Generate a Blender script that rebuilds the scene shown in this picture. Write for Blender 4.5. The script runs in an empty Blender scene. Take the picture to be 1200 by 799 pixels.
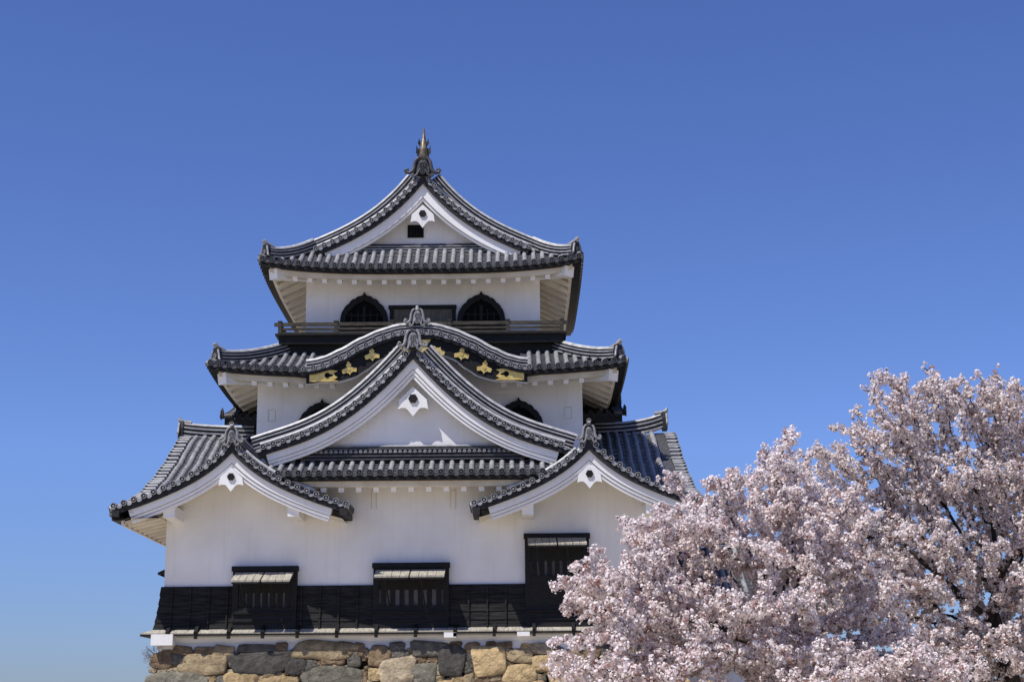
import bpy, math, random
import numpy as np
from mathutils import Vector as V, Matrix
R = math.radians
random.seed(7)
scene = bpy.context.scene
COL = scene.collection

# ---------------------------------------------------------------- camera, sky, sun, exposure
cam_d = bpy.data.cameras.new('camera'); cam = bpy.data.objects.new('camera', cam_d); COL.objects.link(cam)
cam_d.sensor_width = 36.0; cam_d.lens = 57.0
cam_d.clip_start = 0.1; cam_d.clip_end = 6000
cam.location = (2.85, -46.0, 1.6)
cam.matrix_world = Matrix.Translation(cam.location) @ Matrix.Rotation(R(90 + 13.0), 4, 'X') @ Matrix.Rotation(R(-0.5), 4, 'Z')
scene.camera = cam

SUN_DIR = V((-1.15, -1.0, 2.6)).normalized()          # towards the sun
el = math.asin(SUN_DIR.z); az = math.atan2(SUN_DIR.x, SUN_DIR.y)
w = bpy.data.worlds.new('World'); scene.world = w; w.use_nodes = True
nt = w.node_tree; bg = nt.nodes['Background']
sky = nt.nodes.new('ShaderNodeTexSky'); sky.sky_type = 'NISHITA'; sky.sun_disc = False
sky.sun_elevation = el; sky.sun_rotation = az
sky.altitude = 100; sky.air_density = 0.8; sky.dust_density = 0.3; sky.ozone_density = 6.0
tcw = nt.nodes.new('ShaderNodeTexCoord'); sep = nt.nodes.new('ShaderNodeSeparateXYZ'); nt.links.new(tcw.outputs['Generated'], sep.inputs[0])
rw = nt.nodes.new('ShaderNodeValToRGB'); nt.links.new(sep.outputs['Z'], rw.inputs[0])      # clear spring air: deeper blue aloft, greyer band low down
rw.color_ramp.elements[0].position = 0.0; rw.color_ramp.elements[0].color = (.42, .44, .56, 1)
rw.color_ramp.elements[1].position = .45; rw.color_ramp.elements[1].color = (.64, .68, .98, 1)
e_ = rw.color_ramp.elements.new(.16); e_.color = (.69, .72, .96, 1)
mw = nt.nodes.new('ShaderNodeMix'); mw.data_type = 'RGBA'; mw.blend_type = 'MULTIPLY'; mw.inputs['Factor'].default_value = 1
nt.links.new(sky.outputs[0], mw.inputs['A']); nt.links.new(rw.outputs[0], mw.inputs['B'])
nt.links.new(mw.outputs['Result'], bg.inputs[0]); bg.inputs[1].default_value = 0.147
sl = bpy.data.lights.new('sun', 'SUN'); so = bpy.data.objects.new('sun', sl); COL.objects.link(so)
sl.energy = 5.0; sl.angle = R(0.5); sl.color = (1.0, 0.95, 0.88)
so.rotation_euler = SUN_DIR.to_track_quat('Z', 'Y').to_euler(); so.location = (-30, -30, 60)
vs = scene.view_settings; vs.view_transform = 'Standard'; vs.look = 'None'; vs.gamma = 1; vs.use_curve_mapping = False
vs.exposure = 0.0

# ---------------------------------------------------------------- materials
def newmat(name):
    m = bpy.data.materials.new(name); m.use_nodes = True
    return m, m.node_tree, m.node_tree.nodes['Principled BSDF']
def mat(name, c1, c2=None, scale=3.0, rough=0.7, metal=0.0, bump=0.0, bscale=None, stretch=(1,1,1), detail=6, spec=0.4, lo=0.35, hi=0.65):
    m, t, p = newmat(name)
    p.inputs['Roughness'].default_value = rough; p.inputs['Metallic'].default_value = metal
    p.inputs['Specular IOR Level'].default_value = spec
    c2 = c2 or c1
    tc = t.nodes.new('ShaderNodeTexCoord'); mp = t.nodes.new('ShaderNodeMapping'); mp.inputs['Scale'].default_value = stretch
    t.links.new(tc.outputs['Object'], mp.inputs[0])
    n = t.nodes.new('ShaderNodeTexNoise'); n.inputs['Scale'].default_value = scale; n.inputs['Detail'].default_value = detail
    t.links.new(mp.outputs[0], n.inputs['Vector'])
    r = t.nodes.new('ShaderNodeValToRGB'); r.color_ramp.elements[0].position = lo; r.color_ramp.elements[1].position = hi
    r.color_ramp.elements[0].color = (*c1, 1); r.color_ramp.elements[1].color = (*c2, 1)
    t.links.new(n.outputs['Fac'], r.inputs[0]); t.links.new(r.outputs[0], p.inputs['Base Color'])
    if bump:
        nb = t.nodes.new('ShaderNodeTexNoise'); nb.inputs['Scale'].default_value = bscale or scale * 4; nb.inputs['Detail'].default_value = 6
        t.links.new(mp.outputs[0], nb.inputs['Vector'])
        b = t.nodes.new('ShaderNodeBump'); b.inputs['Strength'].default_value = bump; b.inputs['Distance'].default_value = 0.02
        t.links.new(nb.outputs['Fac'], b.inputs['Height']); t.links.new(b.outputs[0], p.inputs['Normal'])
    return m
def attrmat(name, rough=0.85, bump=0.5, bscale=14, noise=0.35, trans=0.0, nscale=5.0):
    m, t, p = newmat(name); p.inputs['Roughness'].default_value = rough; p.inputs['Specular IOR Level'].default_value = 0.08
    a = t.nodes.new('ShaderNodeAttribute'); a.attribute_name = 'tint'
    col = a.outputs['Color']
    if noise:
        tc = t.nodes.new('ShaderNodeTexCoord'); n = t.nodes.new('ShaderNodeTexNoise'); n.inputs['Scale'].default_value = nscale; n.inputs['Detail'].default_value = 8
        n.inputs['Roughness'].default_value = 0.65
        t.links.new(tc.outputs['Object'], n.inputs['Vector'])
        r = t.nodes.new('ShaderNodeValToRGB'); r.color_ramp.elements[0].position = 0.3; r.color_ramp.elements[1].position = 0.7
        r.color_ramp.elements[0].color = (1 - noise,) * 3 + (1,); r.color_ramp.elements[1].color = (1 + noise * .5,) * 3 + (1,)
        t.links.new(n.outputs['Fac'], r.inputs[0])
        mx = t.nodes.new('ShaderNodeMix'); mx.data_type = 'RGBA'; mx.blend_type = 'MULTIPLY'; mx.inputs['Factor'].default_value = 1
        t.links.new(col, mx.inputs['A']); t.links.new(r.outputs[0], mx.inputs['B']); col = mx.outputs['Result']
        if bump:
            nb = t.nodes.new('ShaderNodeTexNoise'); nb.inputs['Scale'].default_value = bscale; nb.inputs['Detail'].default_value = 9
            t.links.new(tc.outputs['Object'], nb.inputs['Vector'])
            b = t.nodes.new('ShaderNodeBump'); b.inputs['Strength'].default_value = bump; b.inputs['Distance'].default_value = 0.10
            vo = t.nodes.new('ShaderNodeTexVoronoi'); vo.inputs['Scale'].default_value = 4.2; vo.feature = 'F1'
            t.links.new(n.outputs['Color'], vo.inputs['Vector']); nb.inputs['Roughness'].default_value = .68
            ad = t.nodes.new('ShaderNodeMath'); ad.operation = 'MULTIPLY_ADD'; ad.inputs[1].default_value = .5
            t.links.new(vo.outputs['Distance'], ad.inputs[0]); t.links.new(nb.outputs['Fac'], ad.inputs[2])
            t.links.new(ad.outputs[0], b.inputs['Height']); t.links.new(b.outputs[0], p.inputs['Normal'])
    t.links.new(col, p.inputs['Base Color'])
    if trans:
        tr = t.nodes.new('ShaderNodeBsdfTranslucent'); t.links.new(col, tr.inputs['Color'])
        ms = t.nodes.new('ShaderNodeMixShader'); ms.inputs[0].default_value = trans
        t.links.new(p.outputs[0], ms.inputs[1]); t.links.new(tr.outputs[0], ms.inputs[2])
        t.links.new(ms.outputs[0], t.nodes['Material Output'].inputs['Surface'])
    return m

def plaster_mat():
    m = mat('plaster', (.76, .75, .73), (.85, .845, .83), scale=.8, rough=.85, bump=.12, bscale=18, spec=.2)
    t = m.node_tree; p = t.nodes['Principled BSDF']
    # rain streaks: thin tall noise
    tc = t.nodes.new('ShaderNodeTexCoord'); mp = t.nodes.new('ShaderNodeMapping'); mp.inputs['Scale'].default_value = (4, 4, .35)
    n = t.nodes.new('ShaderNodeTexNoise'); n.inputs['Scale'].default_value = 1.6; n.inputs['Detail'].default_value = 5
    r = t.nodes.new('ShaderNodeValToRGB'); r.color_ramp.elements[0].position = .28; r.color_ramp.elements[1].position = .5
    r.color_ramp.elements[0].color = (.945, .94, .925, 1); r.color_ramp.elements[1].color = (1, 1, 1, 1)
    mx = t.nodes.new('ShaderNodeMix'); mx.data_type = 'RGBA'; mx.blend_type = 'MULTIPLY'; mx.inputs['Factor'].default_value = 1
    src = p.inputs['Base Color'].links[0].from_socket
    t.links.new(tc.outputs['Object'], mp.inputs[0]); t.links.new(mp.outputs[0], n.inputs['Vector']); t.links.new(n.outputs['Fac'], r.inputs[0])
    t.links.new(src, mx.inputs['A']); t.links.new(r.outputs[0], mx.inputs['B']); t.links.new(mx.outputs['Result'], p.inputs['Base Color'])
    return m
M = {
 'plaster': plaster_mat(),
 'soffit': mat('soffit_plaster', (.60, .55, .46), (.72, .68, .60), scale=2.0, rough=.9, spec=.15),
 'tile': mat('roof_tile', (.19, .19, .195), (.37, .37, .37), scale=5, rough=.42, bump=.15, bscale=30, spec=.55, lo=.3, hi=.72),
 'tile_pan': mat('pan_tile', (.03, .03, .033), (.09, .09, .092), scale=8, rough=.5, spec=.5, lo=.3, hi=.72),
 'tile_pale': mat('pale_tile', (.15, .15, .155), (.29, .29, .29), scale=12, rough=.5, spec=.45),  # lighter grey for disc rings, risers and scrolls
 'tile_dark': mat('dark_tile', (.012, .012, .013), (.028, .028, .03), scale=10, rough=.7, spec=.3),  # near-black tone for disc recesses, slots and verge boards
 'ridge': mat('ridge_tile', (.30, .30, .30), (.58, .575, .56), scale=6, rough=.42, spec=.5, lo=.3, hi=.7),  # sunlit brightness of the ridge caps put into a lighter tone
 'black': mat('black_board', (.006, .006, .0065), (.014, .0135, .013), scale=5, rough=.65, stretch=(1, 1, 6), spec=.25),
 'dado': mat('charred_board', (.008, .008, .0085), (.03, .029, .028), scale=4, rough=.7, stretch=(.5, .5, 7), spec=.12, bump=.2),
 'void': mat('dark_interior', (.006, .006, .006), rough=.9, spec=.1),
 'greywood': mat('weathered_wood', (.25, .23, .185), (.44, .41, .34), scale=7, rough=.85, stretch=(5, .6, .6), spec=.15),
 'rail': mat('railing_wood', (.035, .031, .024), (.075, .066, .05), scale=6, rough=.75, stretch=(.5, 2, 2), spec=.25),
 'panel': mat('olive_board', (.10, .095, .075), (.15, .14, .11), scale=5, rough=.8, stretch=(3, 1, .5), spec=.15),
 'gold': mat('gilt_copper', (.70, .47, .12), (.86, .64, .22), scale=9, rough=.42, metal=.55, spec=.5),
 'bronze': mat('weathered_bronze', (.09, .07, .05), (.28, .23, .15), scale=9, rough=.45, metal=.35),
 'bar': mat('grey_bar', (.15, .145, .17), (.22, .215, .24), scale=6, rough=.8),
 'stone': attrmat('boulder', rough=.9, bump=.9, bscale=9, noise=.5, nscale=4.0),
 'mortar': mat('dark_gap_fill', (.05, .042, .032), (.12, .10, .075), scale=9, rough=.95),
 'bark': mat('cherry_bark', (.018, .015, .014), (.06, .05, .045), scale=8, rough=.9, stretch=(2, 2, .7), bump=.5, bscale=25, spec=.2),
 'blossom': attrmat('blossom', rough=.7, bump=0, noise=0, trans=.30),
 'twig': mat('dry_twig', (.12, .085, .08), (.22, .16, .15), scale=9, rough=.9),
 'ground': mat('sandy_ground', (.42, .36, .27), (.52, .455, .35), scale=.35, rough=.95, bump=.3, bscale=9, spec=.1),
}

# ---------------------------------------------------------------- mesh helpers
class MB:
    def __init__(s): s.v = []; s.f = []; s.m = []; s.s = []
    def add(s, vs, fs, mi=0, sm=False):
        o = len(s.v); s.v.extend([tuple(p) for p in vs])
        for f in fs: s.f.append([i + o for i in f]); s.m.append(mi); s.s.append(sm)
    def box(s, x0, x1, y0, y1, z0, z1, mi=0):
        s.add([(x0,y0,z0),(x1,y0,z0),(x1,y1,z0),(x0,y1,z0),(x0,y0,z1),(x1,y0,z1),(x1,y1,z1),(x0,y1,z1)],
              [(0,3,2,1),(4,5,6,7),(0,1,5,4),(1,2,6,5),(2,3,7,6),(3,0,4,7)], mi)
    def obox(s, c, ax, ay, az, mi=0):            # oriented box: centre and three half-axis vectors
        c = V(c); P = [c + i*V(ax) + j*V(ay) + k*V(az) for k in (-1,1) for j in (-1,1) for i in (-1,1)]
        s.add(P, [(0,2,3,1),(4,5,7,6),(0,1,5,4),(1,3,7,5),(3,2,6,7),(2,0,4,6)], mi)
    def beam(s, a, b, w, h, up=(0,0,1), mi=0):
        a, b = V(a), V(b); d = (b - a); L = d.length; d.normalize(); sd = d.cross(V(up)).normalized(); u = sd.cross(d)
        s.obox((a+b)/2, d*L/2, sd*w/2, u*h/2, mi)
    def grid(s, rows, mi=0, sm=True):
        n = len(rows[0]); P = [p for r in rows for p in r]
        s.add(P, [(i*n+j, i*n+j+1, (i+1)*n+j+1, (i+1)*n+j) for i in range(len(rows)-1) for j in range(n-1)], mi, sm)
    def poly_prism(s, pts, mp, d0, d1, mi=0):    # pts (x,z) outline, mp(x,d,z)->world
        n = len(pts); P = [mp(x, d0, z) for x, z in pts] + [mp(x, d1, z) for x, z in pts]
        s.add(P, [tuple(range(n)), tuple(range(2*n-1, n-1, -1))] + [(i, i+n, (i+1)%n+n, (i+1)%n) for i in range(n)], mi)
    def tube(s, path, radii, seg=8, mi=0, cap=True, squash=None):
        path = [V(p) for p in path]; n = len(path)
        if not hasattr(radii, '__len__'): radii = [radii]*n
        rings = []; prev = None
        for i, p in enumerate(path):
            d = (path[min(i+1,n-1)] - path[max(i-1,0)]).normalized()
            if prev is None: prev = d.orthogonal().normalized()
            a = (prev - d*prev.dot(d)); a = a.normalized() if a.length > 1e-6 else d.orthogonal().normalized()
            prev = a; b = d.cross(a)
            rings.append([p + (a*math.cos(2*math.pi*k/seg) + b*math.sin(2*math.pi*k/seg))*radii[i] for k in range(seg)])
        P = [q for r in rings for q in r]
        F = [(i*seg+k, i*seg+(k+1)%seg, (i+1)*seg+(k+1)%seg, (i+1)*seg+k) for i in range(n-1) for k in range(seg)]
        s.add(P, F, mi, True)
        if cap: s.add(rings[0], [tuple(range(seg-1,-1,-1))], mi); s.add(rings[-1], [tuple(range(seg))], mi)
    def lathe(s, c, ax, prof, seg=12, mis=None):  # prof list of (r, h)
        c = V(c); ax = V(ax).normalized(); a = ax.orthogonal().normalized(); b = ax.cross(a)
        rg = [[c + ax*h + (a*math.cos(2*math.pi*k/seg) + b*math.sin(2*math.pi*k/seg))*r for k in range(seg)] for r, h in prof]
        for i in range(len(prof)-1):
            mi = mis[i] if mis else 0
            s.add(rg[i] + rg[i+1], [(k, (k+1)%seg, seg+(k+1)%seg, seg+k) for k in range(seg)], mi, False)
        s.add(rg[-1], [tuple(range(seg))], mis[-1] if mis else 0)
    def sweep(s, path, ins, sec, mi=0, up=None, close=True, ends=True):
        # section points (i,u): i along the per-point 'ins' vector, u along up
        n = len(sec); rings = []
        for k, p in enumerate(path):
            u = V((0,0,1)) if up is None else V(up[k])
            rings.append([V(p) + V(ins[k])*a + u*b for a, b in sec])
        P = [q for r in rings for q in r]; c = n if close else n-1
        s.add(P, [(i*n+j, i*n+(j+1)%n, (i+1)*n+(j+1)%n, (i+1)*n+j) for i in range(len(path)-1) for j in range(c)], mi)
        if ends and close: s.add(rings[0], [tuple(range(n-1,-1,-1))], mi); s.add(rings[-1], [tuple(range(n))], mi)
    def build(s, name, mats, parent=None):
        me = bpy.data.meshes.new(name); me.from_pydata(s.v, [], s.f)
        for m in (mats if isinstance(mats, (list, tuple)) else [mats]): me.materials.append(M[m] if isinstance(m, str) else m)
        me.polygons.foreach_set('material_index', s.m); me.polygons.foreach_set('use_smooth', s.s); me.update()
        o = bpy.data.objects.new(name, me); COL.objects.link(o)
        if parent: o.parent = parent
        return o
def thing(name, label, cat, group=None):
    o = bpy.data.objects.new(name, None); COL.objects.link(o); o['label'] = label; o['category'] = cat
    if group: o['group'] = group
    return o
def copy_part(o, parent, loc):
    c = o.copy(); COL.objects.link(c); c.parent = parent; c.location = loc; return c

def interp(pts):      # monotone cubic (PCHIP) through (x,y)
    x = [p[0] for p in pts]; y = [p[1] for p in pts]; n = len(x)
    h = [x[i+1]-x[i] for i in range(n-1)]; dl = [(y[i+1]-y[i])/h[i] for i in range(n-1)]
    m = [dl[0]] + [0 if dl[i-1]*dl[i] <= 0 else (h[i-1]+h[i])/(h[i-1]/dl[i-1]+h[i]/dl[i]) if False else (2*(h[i]+h[i-1]))/((2*h[i]+h[i-1])/dl[i-1]+(h[i]+2*h[i-1])/dl[i]) for i in range(1, n-1)] + [dl[-1]]
    def f(t):
        if t <= x[0]: return y[0] + m[0]*(t-x[0])
        if t >= x[-1]: return y[-1] + m[-1]*(t-x[-1])
        i = max(k for k in range(n-1) if x[k] <= t); s = (t-x[i])/h[i]
        return (2*s**3-3*s**2+1)*y[i] + (s**3-2*s**2+s)*h[i]*m[i] + (-2*s**3+3*s**2)*y[i+1] + (s**3-s**2)*h[i]*m[i+1]
    return f

DISC = [(.085, -.06), (.088, 0), (.085, .025), (.064, .025), (.060, .004), (.034, .004), (.028, .018), (.012, .02)]
DISCM = [2, 2, 1, 2, 2, 1, 1, 1]
DISCE = [0, 3, 3, 2, 2, 3, 3, 3]      # eave discs: darker slots paint in the shadow at the eave
TM = ['tile', 'tile_pale', 'tile_dark', 'tile_pan']     # slot order in every tile mesh

def row(mb, pts, nor, sd, r=.075, mi=0):
    """one row of round tiles up a slope: stepped half tubes, each tile fatter at its lower end"""
    seg = 6
    for i in range(len(pts)-1):
        P = []
        jig = random.uniform(-.004, .004)
        for k, (q, rr) in enumerate(((pts[i], r*1.01), (pts[i+1], r*.98))):
            for j in range(seg+1):
                a = math.pi*j/seg
                P.append(q + sd*(math.cos(a)*rr + jig) + nor[i+k]*(math.sin(a)*rr*1.1))
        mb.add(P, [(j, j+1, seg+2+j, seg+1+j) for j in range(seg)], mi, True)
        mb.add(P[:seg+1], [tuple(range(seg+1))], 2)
def slope_tiles(mb, S, cols, trange, step=.27, r=.075, ends=None, pans=True, riser=3):
    """S(a,t) surface, cols row positions, trange(a)->(t0,t1) ; ends = outward direction for eave discs"""
    data = []
    for a in cols:
        t0, t1 = trange(a)
        if t1 - t0 < .03: data.append(None); continue
        fine = [S(a, t0 + (t1-t0)*k/24) for k in range(25)]
        L = sum((fine[k+1]-fine[k]).length for k in range(24)); n = max(1, int(round(L/step)))
        ts = [t0 + (t1-t0)*k/n for k in range(n+1)]; pts = []; nor = []
        for t in ts:
            p = S(a, t); da = S(a+.01, t) - S(a-.01, t); dt = S(a, t+.01) - S(a, t-.01)
            nn = da.cross(dt).normalized(); nn = nn if nn.z > 0 else -nn
            pts.append(p); nor.append(nn)
        sd = (S(a+.01, t0) - S(a-.01, t0)).normalized()
        row(mb, [p + nor[k]*.01 for k, p in enumerate(pts)], nor, sd, r)
        data.append((a, t0, t1, n))
        if ends is not None:
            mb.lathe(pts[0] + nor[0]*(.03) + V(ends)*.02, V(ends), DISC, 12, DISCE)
    if not pans: return
    for i in range(len(cols)-1):
        if data[i] is None and data[i+1] is None: continue
        a0, a1 = cols[i], cols[i+1]
        d = [x for x in (data[i], data[i+1]) if x]
        t0 = min(x[1] for x in d); t1 = max(x[2] for x in d); n = max(x[3] for x in d)
        for k in range(n):
            ta = t0 + (t1-t0)*k/n; tb = t0 + (t1-t0)*(k+1)/n
            lo = [S(a0+(a1-a0)*q/4, ta) + V((0,0,h)) for q, h in ((0,.045),(1,.02),(2,.008),(3,.02),(4,.045))]
            hi = [S(a0+(a1-a0)*q/4, tb) + V((0,0,h)) for q, h in ((0,.012),(1,-.013),(2,-.025),(3,-.013),(4,.012))]
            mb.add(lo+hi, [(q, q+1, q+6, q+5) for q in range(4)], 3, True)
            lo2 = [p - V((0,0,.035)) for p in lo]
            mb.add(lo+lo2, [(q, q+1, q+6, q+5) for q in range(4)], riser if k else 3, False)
        if ends is not None:                     # drooping front lip of the eave pan tile
            e = V(ends)*.03
            top = [S(a0+(a1-a0)*q/6, t0) + e + V((0,0,.03-.03*math.sin(math.pi*q/6))) for q in range(7)]
            bot = [p - V((0,0,.05+.045*math.sin(math.pi*q/6))) for q, p in enumerate(top)]
            mb.add(top+bot, [(q, q+1, q+8, q+7) for q in range(6)], 3, False)

def ridge_mesh(mb, path, h=.42, w=.30, layers=4, cap=.085, end_caps=True):
    """stacked flat ridge tiles with a half-round cap along a path"""
    path = [V(p) for p in path]; n = len(path); side = []; ups = []
    for i in range(n):
        d = (path[min(i+1,n-1)] - path[max(i-1,0)]).normalized()
        sd = d.cross(V((0,0,1))).normalized(); side.append(sd); ups.append(sd.cross(d).normalized())
    lh = h/layers
    for k in range(layers):
        ww = w*(1 - .10*k)/2
        z0 = k*lh; z1 = z0 + lh*.62
        z1 = z0 + lh*.5
        mb.sweep(path, side, [(-ww, z0+.01), (ww, z0+.01), (ww, z1), (-ww, z1)], 1, ups)
        wi = ww - .05
        mb.sweep(path, side, [(-wi, z1), (wi, z1), (wi, z0+lh+.01), (-wi, z0+lh+.01)], 2, ups)  # near-black filler paints the shadow gap between stacked tiles
    c = [(-cap*math.cos(math.pi*j/8), h + cap*math.sin(math.pi*j/8)*1.05) for j in range(9)]
    # cap in separate tiles so joints show
    L = [0]
    for i in range(1, n): L.append(L[-1] + (path[i]-path[i-1]).length)
    mb.sweep(path, side, c, 0, ups)

def ornament(mb, mp, s=1.0, horn=False, crest=True, sx=None, sz=None):
    """ridge end tile: arched plaque, two outward scrolls, centre discs; mp(x,d,z) local frame"""
    sx = sx or s; sz = sz or s; s = (sx+sz)/2
    q = lambda x, d, z: mp(x*sx, d*s, z*sz)
    pl = [(-.26,-.05), (.26,-.05), (.24,.18), (.19,.38), (.15,.52), (.08,.60), (-.08,.60), (-.15,.52), (-.19,.38), (-.24,.18)]
    mb.poly_prism(pl, q, .02, .16, 2)
    pl2 = [(x*.72, .06 + z*.78) for x, z in pl]
    mb.poly_prism(pl2, q, -.03, .02, 0)
    for sg in (-1, 1):
        path = [(.10,.62), (.17,.56), (.215,.42), (.23,.25), (.26,.10), (.34,.02), (.43,.02), (.47,.10), (.44,.17), (.385,.155), (.39,.10)]
        mb.tube([q(sg*x, -.03, z) for x, z in path], [.045*s,.05*s,.055*s,.06*s,.065*s,.062*s,.056*s,.05*s,.042*s,.035*s,.025*s], 7, 1)
        path = [(.05,.18), (.10,.08), (.15,-.06), (.22,-.14), (.29,-.10), (.27,-.03), (.22,-.05)]
        mb.tube([q(sg*x, -.05, z) for x, z in path], [.03*s,.035*s,.04*s,.04*s,.035*s,.03*s,.02*s], 7, 1)
    ax = q(0,-1,0) - q(0,0,0)
    for (x, z, k) in ((0,.05,1.0), (0,.30,1.15)):
        mb.lathe(q(x,-.07,z), ax, [(r*k*s, h*s) for r, h in DISC], 12, DISCM)
    mb.tube([q(-.09,-.05,.42), q(-.03,-.06,.45), q(0,-.07,.43), q(.03,-.06,.45), q(.09,-.05,.42)], .028*s, 6, 1)
    if crest: mb.tube([q(0,.05,.58), q(0,.05,.72), q(0,.05,.78)], [.09*s,.07*s,.05*s], 8, 0)
    if horn:
        mb.tube([q(0,.5,.55), q(0,.2,.66), q(0,-.02,.74), q(0,-.10,.78)], [.07*s,.08*s,.085*s,.088*s], 10, 0)
        mb.lathe(q(0,-.10,.78), ax, [(r*1.15*s, h*s) for r, h in DISC], 14, DISCM)

def polyfit(pts, deg=4):
    c = np.polyfit([p[0] for p in pts], [p[1] for p in pts], deg); return lambda t: float(np.polyval(c, t))
def offset_curve(pf, W, off, n=40):
    """polyline (s,z) of the half profile pushed down along its normal, cut at the axis"""
    P = []
    for k in range(n+1):
        s = W*k/n; e = .01; sl = (pf(s+e)-pf(max(s-e,0)))/(e+min(e,s)); L = math.hypot(1, sl)
        P.append((s + off*sl/L, pf(s) - off/L))
    out = [p for p in P if p[0] >= 0]
    i = P.index(out[0])
    if i > 0:
        a, b = P[i-1], P[i]; t = -a[0]/(b[0]-a[0]); out.insert(0, (0.0, a[1] + t*(b[1]-a[1])))
    return out
def strip(mb, c0, c1, mp, sg, d0, d1, mi=0):
    """solid strip between two half-profile polylines, mirrored by sg"""
    n = min(len(c0), len(c1)); r = lambda c: [c[int(round(i*(len(c)-1)/(n-1)))] for i in range(n)]
    A, B = r(c0), r(c1)
    rings = [[mp(sg*A[i][0], d0, A[i][1]), mp(sg*B[i][0], d0, B[i][1]), mp(sg*B[i][0], d1, B[i][1]), mp(sg*A[i][0], d1, A[i][1])] for i in range(n)]
    P = [q for r_ in rings for q in r_]
    mb.add(P, [(i*4+j, i*4+(j+1)%4, i*4+4+(j+1)%4, i*4+4+j) for i in range(n-1) for j in range(4)] + [(3,2,1,0), tuple(range(4*n-4, 4*n))], mi)

def arcpoints(pf, W, step, s0=0.0):
    out = []; s = s0; acc = 0; px = s0; k = .004
    out.append(s0)
    while s < W:
        s += k; acc += math.hypot(k, pf(s)-pf(s-k))
        if acc >= step: out.append(s); acc = 0
    return out

def pendant(mb, mp, z, s=1.0):
    """white gable pendant: three-pointed lower edge, six-lobed dark boss"""
    hp = [(0, .36), (.20, .17), (.36, .02), (.385, -.16), (.40, -.235), (.30, -.20), (.20, -.205), (.14, -.25), (.07, -.34), (0, -.43)]
    pts = hp + [(-x, zz) for x, zz in reversed(hp[1:-1])]
    mb.poly_prism([(x*s, z + zz*s) for x, zz in pts], mp, 0, .09, 0)
    lob = []
    for k in range(48):
        a = 2*math.pi*k/48; r = .105*(1 + .16*abs(math.cos(3*a)))
        lob.append((r*math.cos(a)*s, z + (.04 + r*math.sin(a))*s))
    mb.poly_prism(lob, mp, -.045, 0, 1)

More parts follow.
